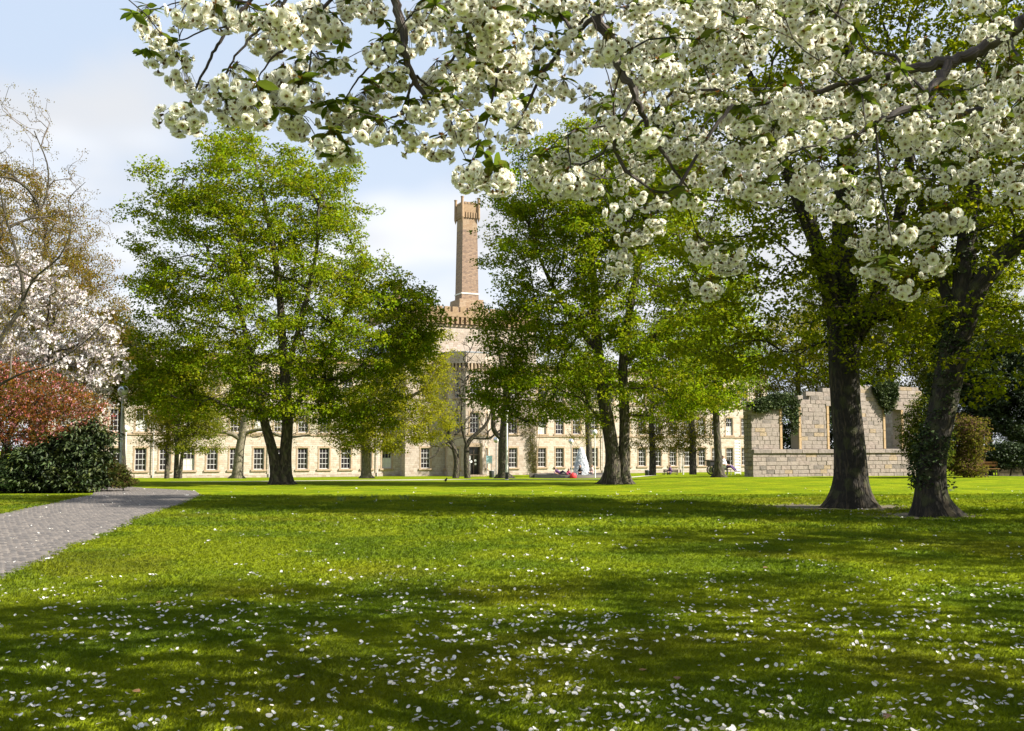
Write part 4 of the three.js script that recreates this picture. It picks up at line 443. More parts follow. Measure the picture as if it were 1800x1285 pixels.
{ // ivy on the corner of the mill, signs, posts
  const r = rng(91), T = thing('ivy', 'green ivy climbing the mill corner left of the fountain', 'ivy', onFacade(uR, 0, 0)), L = [], bb = new MB();
  for (let i = 0; i < 2300; i++) { const h = 0.2 + 9.5 * Math.pow(r(), 0.8), w = h < 4.5 ? 0.5 + h * 0.12 : 1.0 + (h - 4.5) * 0.55, u = (r() - 0.62) * 2 * w - 0.2; if (fbm(u * 1.2 + 9, h * 0.9, 3) < 0.36) continue; const z = u < 0 ? 1.86 + 0.25 * r() : 0.05 + 0.3 * r(); L.push(V(u, h, z).applyAxisAngle(V(0, 1, 0), ANG)); }
  for (let k = 0; k < 5; k++) { const x0 = -0.3 + k * 0.05, pts = []; for (let i = 0; i <= 12; i++) pts.push(V(x0 + (r() - 0.5) * 0.15 + i * 0.1 * (k - 2) * 0.35, i * 0.7 - 0.2, x0 < 0.0 ? 1.87 : 0.06).applyAxisAngle(V(0, 1, 0), ANG)); bb.tube(pts, pts.map((_, i) => 0.05 - i * 0.003), 4); }
  mesh('stems', bb.geo(), M.twigPale, T); foliage(T, 'leaves', L, SPRAY.ivy, M.leaf, [[0.16, 0.19, 0.04], [0.21, 0.19, 0.05], [0.11, 0.14, 0.025], [0.25, 0.19, 0.08]], 92, [0.7, 1.2]);
  const sign = (name, label, u, y, z, w, h, c1, c2) => { const s = thing(name, label, 'sign', onFacade(u, y, z), ANG); box('board', -w / 2, w / 2, 0, h, 0, 0.03, std(c1, 0.6), s); box('stripe', -w / 2 + 0.02, w / 2 - 0.02, 0.02, h * 0.22, 0.031, 0.036, std(c2, 0.6), s); for (const x of [-w / 2 + 0.06, w / 2 - 0.06]) box('post', x - 0.025, x + 0.025, -y, 0, -0.03, 0.02, B.sash, s); return s; };
  sign('notice_board', 'small white and purple notice board left of the mill door', facU(823, 5.4), 1.85, 5.5, 0.5, 0.6, [0.75, 0.73, 0.75], [0.2, 0.08, 0.25]); sign('notice_board', 'pale blue notice board right of the mill door', facU(860, 5.4), 1.5, 5.4, 0.75, 0.95, [0.45, 0.68, 0.75], [0.65, 0.75, 0.78]);
}
// ------------------------------------------------------------------ the ruin
{
  const d0 = 58, P = onGround(1323, d0), g = thing('ruined_wall', 'roofless ruined stone wall with empty window openings', 'ruin', P, ANG), L = 13.6, r = rng(131);
  const uOf = (px) => { const k = (px - CX) / F * 0.9955; return (k * d0 - P.x) / (tX - tD * k); }, hOf = (px, py) => at(px, py, d0 + uOf(px) * tD).y - P.y;
  const open = [[1376, 1405, 712, 790], [1459, 1492, 714, 790], [1558, 1586, 720, 789]].map(([a, b, t, s]) => [uOf(a), uOf(b), hOf(a, s), hOf(a, t)]);
  const prof = [[1322, 716], [1350, 712], [1372, 702], [1400, 700], [1424, 698], [1427, 687], [1458, 684], [1500, 680], [1508, 675], [1540, 674], [1575, 675], [1608, 676], [1622, 680]].map(([a, b]) => [uOf(a), hOf(a, b)]);
  const topAt = (u) => curve([[-1, prof[0][1]], ...prof, [20, prof[12][1]]], u), ledge = hOf(1330, 793);
  const sh = new THREE.Shape([new THREE.Vector2(0.02, -0.5), new THREE.Vector2(L - 0.02, -0.5), ...prof.slice().reverse().map(([u, h]) => new THREE.Vector2(clamp(u, 0.02, L - 0.02), h - 0.26))]); for (const [a, b, c, d] of open) sh.holes.push(new THREE.Path([new THREE.Vector2(a, c), new THREE.Vector2(a, d), new THREE.Vector2(b, d), new THREE.Vector2(b, c)]));
  const core = new THREE.ExtrudeGeometry(sh, { depth: 0.68, bevelEnabled: false }); core.translate(0, 0, -0.70); mesh('mortar_core', core, std([0.25, 0.21, 0.175], 1), g);
  const stoneMaps = (s) => ({ map: texture(128, (u, v) => { const n = fbm(u * 5, v * 5, 4, 5, s), f = fbm(u * 30, v * 30, 2, 30, s + 3); return [1, 1, 1].map(() => (0.7 + 0.5 * n) * (0.75 + 0.5 * f)); }), bumpMap: texture(128, (u, v) => { const n = fbm(u * 10, v * 10, 4, 10, s + 9); return [n, n, n]; }, { srgb: false }), bumpScale: 0.02 });
  const tones = [[0.255, 0.212, 0.182], [0.285, 0.236, 0.202], [0.22, 0.186, 0.165], [0.31, 0.235, 0.155], [0.175, 0.148, 0.13], [0.27, 0.218, 0.188]].map((t, i) => std(t, 0.95, stoneMaps(141 + i * 17)));
  const stone = (name, x0, x1, y0, y1, z0, z1, mat, j = 0.012) => { const c = 0.014, w = (x1 - x0) / 2, h = (y1 - y0) / 2, b = new MB(), q = () => (r() - 0.5) * j, f = [V(-w + c + q(), -h + c + q(), q()), V(w - c + q(), -h + c + q(), q()), V(w - c + q(), h - c + q(), q()), V(-w + c + q(), h - c + q(), q())], e = [V(-w, -h, -0.03), V(w, -h, -0.03), V(w, h, -0.03), V(-w, h, -0.03)], k = e.map((v) => V(v.x, v.y, z0 - z1)); b.fan(f); for (let i = 0; i < 4; i++) { const n = (i + 1) % 4; b.fan([e[i], e[n], f[n], f[i]]); b.fan([k[i], k[n], e[n], e[i]]); } b.fan([k[3], k[2], k[1], k[0]]); const o = mesh(name, b.geo(), mat, g); o.position.set((x0 + x1) / 2, (y0 + y1) / 2, z1); if (j > 0.01) o.rotation.z = (r() - 0.5) * 0.016; return o; };
  const pick = () => tones[[0, 0, 1, 1, 2, 3, 4, 5, 5, 0][(r() * 10) | 0]];
  const course = 0.245, heap = [];
  for (let row = 0; row < 24; row++) {
    const y0 = -0.1 + row * course + 0.0, y1 = y0 + course - 0.006; let u = -(r() * 0.3);
    while (u < L) {
      let w = 0.32 + r() * 0.55, a = Math.max(0, u), b = Math.min(L, u + w); u += w + 0.007; const mid = (a + b) / 2;
      if (b - a < 0.12 || y1 > topAt(mid) + 0.14 - r() * 0.2 || Math.abs((y0 + y1) / 2 - ledge) < course * 0.5) continue;
      let bad = false; for (const [p, q, c, d] of open) if (y1 > c + 0.05 && y0 < d + 0.12 && b > p - 0.2 && a < q + 0.2) { if (a < p - 0.32) b = p - 0.2; else if (b > q + 0.32) a = q + 0.2; else bad = true; }
      if (bad || b - a < 0.1) continue;
      heap.push([a, b, y0 + (r() - 0.5) * 0.014, y1 + (r() - 0.5) * 0.014, (r() - 0.5) * 0.03 + (y0 < ledge ? 0.06 : 0), pick()]);
    }
  }
  heap.sort((p, q) => (q[1] - q[0]) - (p[1] - p[0])); const small = [];
  heap.forEach(([a, b, y0, y1, z, m], i) => { const o = stone('stone', a, b, y0, y1, -0.3, z, m); if (i >= 250) { small.push(o.geometry.clone().translate(o.position.x, o.position.y, o.position.z)); g.remove(o); } });
  if (small.length) mesh('stones', mergeGeometries(small), tones[0], g).userData.kind = 'stuff';
  for (let row = 0; row < 17; row++) { const y0 = -0.1 + row * course, z = [-0.74, -0.37, 0.0]; for (let k = 0; k < 2; k++) { const o = stone('stone', -0.18, 0.18, y0, y0 + course - 0.012, -0.3, 0, pick()); o.rotation.y = -Math.PI / 2; o.position.set(-0.02 - r() * 0.02, y0 + course / 2, -0.18 - k * 0.37); } }
  for (let i = 0, u = 0; u < L - 0.2; i++) { const w = Math.min(L, u + 1.1 + r() * 0.5); stone('ledge_stone', u, w - 0.01, ledge - 0.13, ledge + 0.1, -0.3, 0.16, tones[i % 2 ? 0 : 2]); u = w; }
  const jamb = std([1, 1, 1], 0.9, { map: noiseTone([0.34, 0.21, 0.09], [0.39, 0.27, 0.15], 151) });
  for (const [a, b, c, d] of open) { for (let k = 0, y = c; y < d - 0.1; k++) { const h = Math.min(d, y + 0.5 + r() * 0.3); for (const [x0, x1] of [[a - 0.19, a - 0.001], [b + 0.001, b + 0.19]]) stone('jamb_stone', x0, x1, y, h - 0.008, -0.66, 0.035, jamb, 0.006); y = h; } stone('lintel', a - 0.22, b + 0.22, d, d + 0.24, -0.66, 0.03, tones[0], 0.006); }
    // return walls of the roofless room
  box('return_wall', L - 0.7, L - 0.03, -0.5, 4.2, -5, -0.75, B.pink, g);
  // ivy hanging over the wall top
  const iv = (label, a, b, hang, seed, skew = 0) => { const q = rng(seed), n = 2600, T = thing('ivy', label, 'ivy', g.localToWorld(V((a + b) / 2, topAt((a + b) / 2), 0)), 0, 'ivy on the ruin'), Ls = [], st = new MB(), m = (a + b) / 2; for (let i = 0; i < n; i++) { const t = q(), u = lerp(a, b, t), s = hang(t), y = 0.45 * q() - s * Math.pow(q(), 1.1); if (fbm(u * 2.2 + seed, y * 2.2 + 30, 3) < 0.4) continue; Ls.push(V(u - m + skew * y, y + topAt(u) - topAt(m), y > 0 ? -0.7 + 0.85 * q() : 0.06 + 0.22 * q()).applyAxisAngle(V(0, 1, 0), ANG)); } for (let k = 0; k < 8; k++) { const t = (k + 0.5) / 8, s = hang(t), u = lerp(a, b, t) - m, pts = []; for (let i = 0; i <= 6; i++) pts.push(V(u + (q() - 0.5) * 0.15 - skew * s * i / 6, -s * i / 6, 0.07).applyAxisAngle(V(0, 1, 0), ANG)); st.tube(pts, pts.map((_, i) => 0.03 - i * 0.004), 4); } mesh('stems', st.geo(), M.barkDark, T); foliage(T, 'leaves', Ls, SPRAY.ivy, M.leafGloss, [[0.05, 0.085, 0.02], [0.08, 0.12, 0.035], [0.03, 0.05, 0.014], [0.12, 0.15, 0.05]], seed + 1, [0.8, 1.5]); };
  g.updateMatrixWorld(true);
  iv('ivy draped over the left end of the ruin down into its first window', uOf(1326), uOf(1402), (t) => (t > 0.72 ? 2.1 * (1 - Math.abs(t - 0.88) * 5) + 0.4 : 0.35 + 0.3 * t), 161); iv('tongue of ivy hanging down the ruin beside its right window', uOf(1536), uOf(1574), (t) => 2.6 * (1 - Math.abs(t - 0.55) * 1.5), 163, -0.12);
}
// ------------------------------------------------------------------ park furniture
const steel = std([0.42, 0.43, 0.44], 0.4, { metalness: 0.6 }), whitePaint = std([0.72, 0.70, 0.66], 0.5), globeGlass = std([0.78, 0.78, 0.80], 0.25), chrome = std([0.62, 0.63, 0.66], 0.18, { metalness: 0.9 });
function lamp(px, d, topPx, r, postMat, headR, label, headMat, sleeve) {
  const p = onGround(px, d), H = at(px, topPx, d).y - p.y, g = thing('street_lamp', label, 'lamp', p, 0, 'park lamp posts');
  mesh('post', new THREE.LatheGeometry([[0, 0], [r * 2, 0], [r * 2, 0.03], [r * 1.25, 0.06], [r * 1.2, 0.9], [r, 0.95], [r * 0.85, H - headR * 2]].map(([x, y]) => new THREE.Vector2(x, y)), 12), postMat, g);
  mesh('collar', new THREE.LatheGeometry([[r * 0.9, H - headR * 2 - 0.05], [headR * 0.55, H - headR * 1.9], [headR * 0.6, H - headR * 1.75], [0, H - headR * 1.7]].map(([x, y]) => new THREE.Vector2(x, y)), 14), steel, g);
  const s = new THREE.SphereGeometry(headR, 18, 12); s.translate(0, H - headR, 0); mesh('globe', s, globeGlass, g);
  const c = new THREE.SphereGeometry(headR * 1.03, 18, 8, 0, 6.2832, 0, 1.45); c.translate(0, H - headR, 0); mesh('hood', c, headMat ?? chrome, g);
  if (sleeve) mesh('foot_sleeve', new THREE.CylinderGeometry(r * 1.5, r * 1.6, 0.45, 12).translate(0, 0.22, 0), std([0.02, 0.02, 0.02], 0.6), g);
}
lamp(211, 44, 678, 0.055, steel, 0.22, 'grey lamp post with silver globe behind the path-corner bush');
lamp(219, 74, 748, 0.05, whitePaint, 0.22, 'small white-headed lamp post just right of the silver-globed one', whitePaint); lamp(891, 58, 720, 0.06, whitePaint, 0.12, 'tall white lamp post with black foot in front of the mill door', whitePaint, true);
lamp(872, 100, 768, 0.05, steel, 0.28, 'globe lamp beside the big trunk at the mill door'); lamp(1004, 108, 771, 0.05, steel, 0.27, 'short lamp post left of the fountain'); lamp(1046, 104, 755, 0.06, whitePaint, 0.27, 'white lamp post right of the fountain', whitePaint); lamp(1201, 100, 756, 0.06, whitePaint, 0.27, 'white lamp post standing among the trees near the bench sitter', whitePaint);
// fountain
{
  const p = onGround(1022, 111), g = thing('fountain', 'white fountain jet rising from a low stone basin', 'fountain', p), stone = std([1, 1, 1], 0.9, { map: noiseTone([0.10, 0.09, 0.08], [0.17, 0.15, 0.13], 171) }), r = rng(172);
  mesh('basin', new THREE.LatheGeometry([[5.2, -0.3], [5.2, 0.42], [4.75, 0.42], [4.75, -0.1], [0, -0.1]].map(([x, y]) => new THREE.Vector2(x, y)), 48), stone, g);
  mesh('water', new THREE.CylinderGeometry(4.74, 4.74, 0.2, 48), new THREE.MeshPhysicalMaterial({ color: C(0.03, 0.05, 0.05), roughness: 0.08 }), g).position.y = 0.12;
  mesh('nozzle', new THREE.CylinderGeometry(0.12, 0.2, 0.5, 12).translate(0, 0.3, 0), steel, g);
  const foam = new THREE.MeshPhysicalMaterial({ color: C(0.88, 0.90, 0.93), roughness: 1, transmission: 0.3, thickness: 0, side: THREE.DoubleSide }), n = 12000, im = shade(new THREE.InstancedMesh(new THREE.IcosahedronGeometry(0.022, 0), foam, n)), o = new THREE.Object3D();
  for (let i = 0; i < n; i++) { const a = r() * 6.283, sp = Math.pow(r(), 0.55), jet = (r() * 26) | 0, h = 3.2 * (1 - 0.5 * sp * sp - 0.22 * hash(jet, 5)) , t = r(), up = t < 0.5, y = h * (1 - Math.pow(1 - 2 * t, 2)), R = sp * (0.10 + 0.9 * t); o.position.set(Math.cos(a) * R + (r() - 0.5) * 0.1, 0.25 + y, Math.sin(a) * R + (r() - 0.5) * 0.1); o.scale.set(0.6 + r(), 1.2 + 2.2 * r(), 0.6 + r()); o.updateMatrix(); im.setMatrixAt(i, o.matrix); }
  im.name = 'water_jet'; im.userData.kind = 'stuff'; g.add(im);
}
{ // low planter wall between fountain and mill corner
  const p = onGround(962, 112); const g = thing('low_wall', 'low dark stone kerb wall left of the fountain', 'wall', p, 0.1); for (let k = 0; k < 7; k++) box('coping_stone', -2.0 + k * 0.62, -1.4 + k * 0.62, -0.3, 0.46 + (k % 2) * 0.01, -0.3, 0.3, std([0.14, 0.12, 0.10], 0.9), g);
}
// ------------------------------------------------------------------ people
function person(label, pos, turn, J, col, hair, kind = 'person') {   // J: joints; one continuous body from tapered capsules
  const bones = [['hip', 'chest', 0.15, 0.165, col.top], ['chest', 'neck', 0.14, 0.065, col.top], ['neck', 'head', 0.06, 0.07, col.skin], ['head', 'crown', 0.095, 0.085, col.skin], ['hip', 'kneeL', 0.105, 0.07, col.legs], ['hip', 'kneeR', 0.105, 0.07, col.legs], ['kneeL', 'footL', 0.068, 0.048, col.legs], ['kneeR', 'footR', 0.068, 0.048, col.legs], ['footL', 'toeL', 0.05, 0.04, col.shoe], ['footR', 'toeR', 0.05, 0.04, col.shoe], ['chest', 'elbL', 0.075, 0.05, col.top], ['chest', 'elbR', 0.075, 0.05, col.top], ['elbL', 'handL', 0.047, 0.034, col.arm ?? col.top], ['elbR', 'handR', 0.047, 0.034, col.arm ?? col.top], ['handL', 'palmL', 0.036, 0.034, col.skin], ['handR', 'palmR', 0.036, 0.034, col.skin]];
  const K = {}; for (const k in J) K[k] = V(...J[k]); const ext = (h, e) => K[h].clone().add(K[h].clone().sub(K[e]).normalize().multiplyScalar(0.08)); K.palmL = ext('handL', 'elbL'); K.palmR = ext('handR', 'elbR'); K.crown ??= K.head.clone().add(V(0, 0.1, 0)); K.toeL ??= K.footL.clone().add(V(0, -0.02, 0.15)); K.toeR ??= K.footR.clone().add(V(0, -0.02, 0.15));
  const all = Object.values(K), lo = all[0].clone(), hi = all[0].clone(); all.forEach((v) => { lo.min(v); hi.max(v); }); const cen = lo.clone().add(hi).multiplyScalar(0.5), half = Math.max(hi.x - lo.x, hi.y - lo.y, hi.z - lo.z) / 2 + 0.25, N = 72, mc = new MarchingCubes(N, new THREE.MeshBasicMaterial(), false, false, 60000); mc.isolation = 0;
  const q = V(0, 0, 0), seg = bones.map(([a, b, r0, r1, c]) => ({ a: K[a], d: K[b].clone().sub(K[a]), r0, r1, c })), dist = (s, p) => { const t = clamp(p.clone().sub(s.a).dot(s.d) / s.d.lengthSq()); return p.distanceTo(s.a.clone().addScaledVector(s.d, t)) - lerp(s.r0, s.r1, t); };
  for (let z = 0; z < N; z++) for (let y = 0; y < N; y++) for (let x = 0; x < N; x++) { q.set((x - N / 2) / (N / 2), (y - N / 2) / (N / 2), (z - N / 2) / (N / 2)).multiplyScalar(half).add(cen); let s = 1e9; for (const e of seg) { const f = dist(e, q), h = clamp(0.5 + 0.5 * (s - f) / 0.035); s = lerp(s, f, h) - 0.035 * h * (1 - h); } mc.field[x + y * N + z * N * N] = -s; }
  mc.update(); const n = mc.count, P = new Float32Array(n * 3), Nn = new Float32Array(n * 3), Cc = new Float32Array(n * 3);
  for (let i = 0; i < n; i++) { q.set(mc.positionArray[i * 3], mc.positionArray[i * 3 + 1], mc.positionArray[i * 3 + 2]).multiplyScalar(half).add(cen); P.set([q.x, q.y, q.z], i * 3); Nn.set([mc.normalArray[i * 3], mc.normalArray[i * 3 + 1], mc.normalArray[i * 3 + 2]], i * 3); let b = 1e9, c = col.top; for (const s of seg) { const f = dist(s, q); if (f < b) { b = f; c = s.c; } } Cc.set(c, i * 3); }
  const g = new THREE.BufferGeometry(); g.setAttribute('position', new THREE.BufferAttribute(P, 3)); g.setAttribute('normal', new THREE.BufferAttribute(Nn, 3)); g.setAttribute('color', new THREE.BufferAttribute(Cc, 3)); g.setAttribute('uv', new THREE.BufferAttribute(new Float32Array(n * 2), 2)); g.setIndex(Array.from({ length: n }, (_, i) => i)); g.computeVertexNormals();
  // fingers and face
  const fb = new MB(); for (const s of ['L', 'R']) { const d = K['palm' + s].clone().sub(K['hand' + s]).normalize(), side = V(d.z, 0, -d.x); if (side.length() < 0.1) side.set(1, 0, 0); side.normalize(); for (let k = 0; k < 5; k++) { const o = K['palm' + s].clone().addScaledVector(side, (k - 2) * 0.018).addScaledVector(d, k === 0 ? -0.03 : 0.01), L = [0.055, 0.075, 0.085, 0.08, 0.06][k], dir = d.clone().addScaledVector(side, k === 0 ? -0.8 : 0).normalize(), m = o.clone().addScaledVector(dir, L * 0.55); fb.tube([o, m, m.clone().addScaledVector(dir, L * 0.4).add(V(0, -0.02, 0))], [0.01, 0.009, 0.007], 5); } }
  const fw = V(...(J.face ?? [0, 0, 1])), nose = K.head.clone().addScaledVector(fw, 0.095).add(V(0, 0.035, 0)); fb.tube([nose.clone().add(V(0, 0.03, 0)), nose.clone().addScaledVector(fw, 0.02)], [0.008, 0.016], 5); fb.col(col.skin);
  const T = thing('person', label, 'person', pos, turn), body = mesh('body', mergeGeometries([g, fb.geo()]), std([1, 1, 1], 0.85, { vertexColors: true }), T);
  const up = K.crown.clone().sub(K.head).normalize(), hg = new THREE.SphereGeometry(0.112, 14, 9, 0, 6.2832, 0, 1.9), Q = new THREE.Quaternion().setFromUnitVectors(V(0, 1, 0), up.clone().multiplyScalar(0.8).addScaledVector(fw, -0.6).normalize()); hg.scale(1, 1.08, 1).applyQuaternion(Q).translate(K.head.x + up.x * 0.06 - fw.x * 0.015, K.head.y + up.y * 0.06, K.head.z + up.z * 0.06 - fw.z * 0.015); mesh('hair', hg, std(hair, 0.8), T);
  const ey = new MB(); const rt = V(fw.z, 0, -fw.x); for (const s of [-1, 1]) { const e = K.head.clone().addScaledVector(fw, 0.088).addScaledVector(rt, s * 0.032).add(V(0, 0.055, 0)); ey.box(e.x - 0.012, e.x + 0.012, e.y - 0.006, e.y + 0.006, e.z - 0.006, e.z + 0.01); } mesh('eyes', ey.geo(), std([0.02, 0.018, 0.016], 0.6), T);
}
const sit = (dx = 0) => ({ hip: [0, 0.55, 0], chest: [0, 0.98, 0.02], neck: [0, 1.14, 0.03], head: [0, 1.22, 0.05], kneeL: [-0.11, 0.56, 0.42], kneeR: [0.11, 0.56, 0.42], footL: [-0.12, 0.09, 0.45], footR: [0.12, 0.09, 0.45], elbL: [-0.24, 0.78, 0.08], elbR: [0.24, 0.78, 0.08], handL: [-0.1, 0.66, 0.33], handR: [0.1, 0.66, 0.33] });
const SK = [0.50, 0.30, 0.21], BLK = [0.018, 0.016, 0.02];
person('person in black clothes reading on the fountain edge', onGround(1020, 106.6), -0.15, sit(), { top: BLK, legs: BLK, skin: SK, shoe: [0.02, 0.02, 0.02] }, [0.02, 0.015, 0.012]);
person('person in a pale pink top seated at the right of the jet', onGround(1041, 106.9), -0.7, sit(), { top: [0.62, 0.42, 0.40], legs: [0.05, 0.05, 0.06], skin: SK, shoe: [0.05, 0.05, 0.05] }, [0.16, 0.08, 0.03]);
person('person in purple lying back along the fountain edge', onGround(984, 107.6, 0.0), 1.3, { hip: [0, 0.55, 0], chest: [0, 0.78, -0.36], neck: [0, 0.9, -0.46], head: [0, 0.97, -0.5], kneeL: [-0.1, 0.78, 0.36], kneeR: [0.1, 0.66, 0.4], footL: [-0.1, 0.5, 0.75], footR: [0.1, 0.47, 0.82], elbL: [-0.26, 0.58, -0.5], elbR: [0.26, 0.58, -0.5], handL: [-0.2, 0.47, -0.25], handR: [0.2, 0.47, -0.25] }, { top: [0.12, 0.05, 0.15], legs: [0.03, 0.03, 0.06], skin: SK, shoe: [0.6, 0.58, 0.6], arm: SK }, [0.03, 0.02, 0.015]);
person('person in a crimson top crouching beside the red bag', onGround(998, 107.2), 0.4, { hip: [0, 0.34, 0], chest: [0, 0.68, 0.16], neck: [0, 0.82, 0.24], head: [0, 0.88, 0.3], kneeL: [-0.14, 0.5, 0.3], kneeR: [0.14, 0.5, 0.3], footL: [-0.13, 0.08, 0.1], footR: [0.13, 0.08, 0.1], elbL: [-0.24, 0.5, 0.28], elbR: [0.24, 0.5, 0.28], handL: [-0.1, 0.35, 0.5], handR: [0.1, 0.35, 0.5] }, { top: [0.45, 0.03, 0.10], legs: [0.04, 0.04, 0.07], skin: SK, shoe: [0.05, 0.05, 0.05] }, [0.05, 0.03, 0.02]);
{ const b = thing('bag', 'red carrier bag on the ground before the fountain', 'bag', onGround(1007.5, 105.8), 0.2), red = std([0.62, 0.03, 0.04], 0.6); mesh('sack', new THREE.LatheGeometry([[0, 0], [0.26, 0], [0.33, 0.12], [0.32, 0.34], [0.25, 0.5], [0.22, 0.52]].map(([x, y]) => new THREE.Vector2(x, y)), 14).scale(1.1, 1, 0.75), red, b); for (const z of [-0.12, 0.12]) mesh('handle', new THREE.TorusGeometry(0.12, 0.015, 5, 12, Math.PI).translate(0, 0.5, z), red, b); }
function bench(label, pos, turn, wood) { const g = thing('park_bench', label, 'bench', pos, turn, 'park benches'); for (let k = 0; k < 3; k++) box('seat_slat', -0.8, 0.8, 0.42, 0.46, -0.2 + k * 0.15, -0.08 + k * 0.15, wood, g); for (let k = 0; k < 2; k++) box('back_slat', -0.8, 0.8, 0.58 + k * 0.17, 0.70 + k * 0.17, -0.27 - k * 0.03, -0.235 - k * 0.03, wood, g); for (const s of [-0.68, 0.68]) { box('leg', s - 0.03, s + 0.03, 0, 0.419, 0.17, 0.23, B.oldWood, g); box('leg', s - 0.03, s + 0.03, 0, 0.86, -0.35, -0.301, B.oldWood, g); } return g; }
bench('orange-brown wooden bench by the side path at right', onGround(1732, 60.3), -0.15, std([0.36, 0.17, 0.06], 0.7));
const bp = onGround(1178, 104); bench('dark park bench under the person in purple', bp, -0.4, std([0.10, 0.07, 0.05], 0.7));
person('person in dark purple lounging on the far park bench', bp.clone().add(V(0, -0.02, 0.02)), -0.5, sit(), { top: [0.09, 0.04, 0.12], legs: [0.03, 0.03, 0.05], skin: SK, shoe: [0.03, 0.03, 0.03] }, [0.03, 0.02, 0.015]);
for (const [px, d, l] of [[1138, 104, 'dark litter bin beside the thin park tree'], [864, 104, 'grey litter bin at the foot of the mill door']]) { const g = thing('litter_bin', l, 'bin', onGround(px, d), 0, 'litter bins'); mesh('drum', new THREE.LatheGeometry([[0, 0.08], [0.24, 0.08], [0.27, 0.8], [0.24, 0.8], [0.22, 0.15]].map(([x, y]) => new THREE.Vector2(x, y)), 16), std([0.04, 0.045, 0.05], 0.5), g); mesh('rim', new THREE.TorusGeometry(0.265, 0.025, 6, 18).rotateX(Math.PI / 2).translate(0, 0.8, 0), std([0.35, 0.36, 0.37], 0.4, { metalness: 0.5 }), g); mesh('post', new THREE.CylinderGeometry(0.03, 0.03, 1.0, 8).translate(0.3, 0.5, 0), steel, g); }
{ // barrow with wheels behind the tree at the ruin, and the person reclining beside it
  const d = 70, p = onGround(1257, d), g = thing('hand_cart', 'dark two-wheeled hand cart behind the trunk by the ruin', 'cart', p.setY(p.y + 0.0), 0.25), dk = std([0.02, 0.02, 0.022], 0.5); box('tray', -0.5, 0.95, 0.62, 0.98, -0.35, 0.35, dk, g); box('rail', -0.62, 1.0, 0.98, 1.06, -0.4, 0.4, std([0.05, 0.035, 0.025], 0.6), g); for (const z of [-0.42, 0.42]) { mesh('wheel', new THREE.TorusGeometry(0.30, 0.05, 8, 24).translate(-0.1, 0.35, z), dk, g); mesh('hub', new THREE.CylinderGeometry(0.22, 0.22, 0.03, 18).rotateX(Math.PI / 2).translate(-0.1, 0.35, z), std([0.55, 0.55, 0.58], 0.35, { metalness: 0.6 }), g); } box('axle', -0.13, -0.07, 0.32, 0.38, -0.42, 0.42, steel, g); box('stay', 0.75, 0.83, 0, 0.62, -0.3, -0.24, dk, g); box('stay', 0.75, 0.83, 0, 0.62, 0.24, 0.3, dk, g); box('side_panel', 0.0, 0.6, 0.68, 0.90, 0.351, 0.36, std([0.5, 0.42, 0.5], 0.6), g);
  const q = onGround(1276, 69); person('person in white leaning back beside the hand cart', q, 0.9, { hip: [0, 0.55, 0], chest: [0, 0.95, -0.16], neck: [0, 1.1, -0.2], head: [0, 1.18, -0.2], kneeL: [-0.11, 0.62, 0.42], kneeR: [0.11, 0.6, 0.42], footL: [-0.12, 0.3, 0.78], footR: [0.12, 0.28, 0.8], elbL: [-0.25, 0.75, -0.1], elbR: [0.25, 0.75, -0.1], handL: [-0.12, 0.7, 0.16], handR: [0.12, 0.7, 0.16] }, { top: [0.75, 0.74, 0.76], legs: [0.10, 0.05, 0.16], skin: SK, shoe: [0.5, 0.4, 0.4], arm: SK }, [0.03, 0.02, 0.015]);
  const ch = thing('deck_chair', 'low dark canvas chair holding the person in white', 'chair', q.clone(), 0.9); box('seat', -0.26, 0.26, 0.36, 0.40, -0.25, 0.3, dk, ch); const bk = box('backrest', -0.26, 0.26, 0, 0.7, -0.03, 0.0, dk, ch); bk.position.set(0, 0.4, -0.25); bk.rotation.x = -0.3; for (const x of [-0.24, 0.24]) for (const z of [-0.22, 0.26]) box('leg', x - 0.02, x + 0.02, 0, 0.36, z - 0.02, z + 0.02, steel, ch);
  const lv = thing('louvre_panel', 'white slatted louvre panel standing at the left end of the ruin', 'panel', onGround(1297, 75), 0.2), H = 2.6; for (const x of [-0.22, 0.22]) box('stile', x - 0.03, x + 0.03, 0, H, -0.03, 0.03, whitePaint, lv); for (let k = 0; k < 12; k++) { const s = box('slat', -0.19, 0.19, -0.07, 0.07, -0.01, 0.01, whitePaint, lv); s.position.y = 0.15 + k * 0.21; s.rotation.x = -0.6; }
}
{ // wall and railings at the right
  const p = onGround(1757, 63), g = thing('garden_wall', 'low dark retaining wall beside the side path', 'wall', p, -0.12), mt = blockMat([0.20, 0.15, 0.11], [0.25, 0.19, 0.14], [0.15, 0.11, 0.08], [0.10, 0.08, 0.06], [0.5, 0.22], 8); box('masonry', 0, 8, -0.4, 0.5, -0.4, 0, mt, g); box('coping', -0.05, 8.05, 0.5, 0.58, -0.45, 0.05, std([0.22, 0.18, 0.14], 0.9), g);
  const f = thing('iron_railing', 'dark iron railing above the low wall at right', 'railing', p.clone().add(V(0.2, 0.58, -1.2)), -0.12), ir = std([0.03, 0.025, 0.025], 0.6); for (let k = 0; k < 52; k++) { const q = mesh('bar', new THREE.CylinderGeometry(0.012, 0.012, 1.5, 5), ir, f); q.position.set(k * 0.15, 0.75, 0); } box('rail', -0.1, 7.8, 1.25, 1.29, -0.02, 0.02, ir, f); box('rail', -0.1, 7.8, 0.15, 0.19, -0.02, 0.02, ir, f);
}
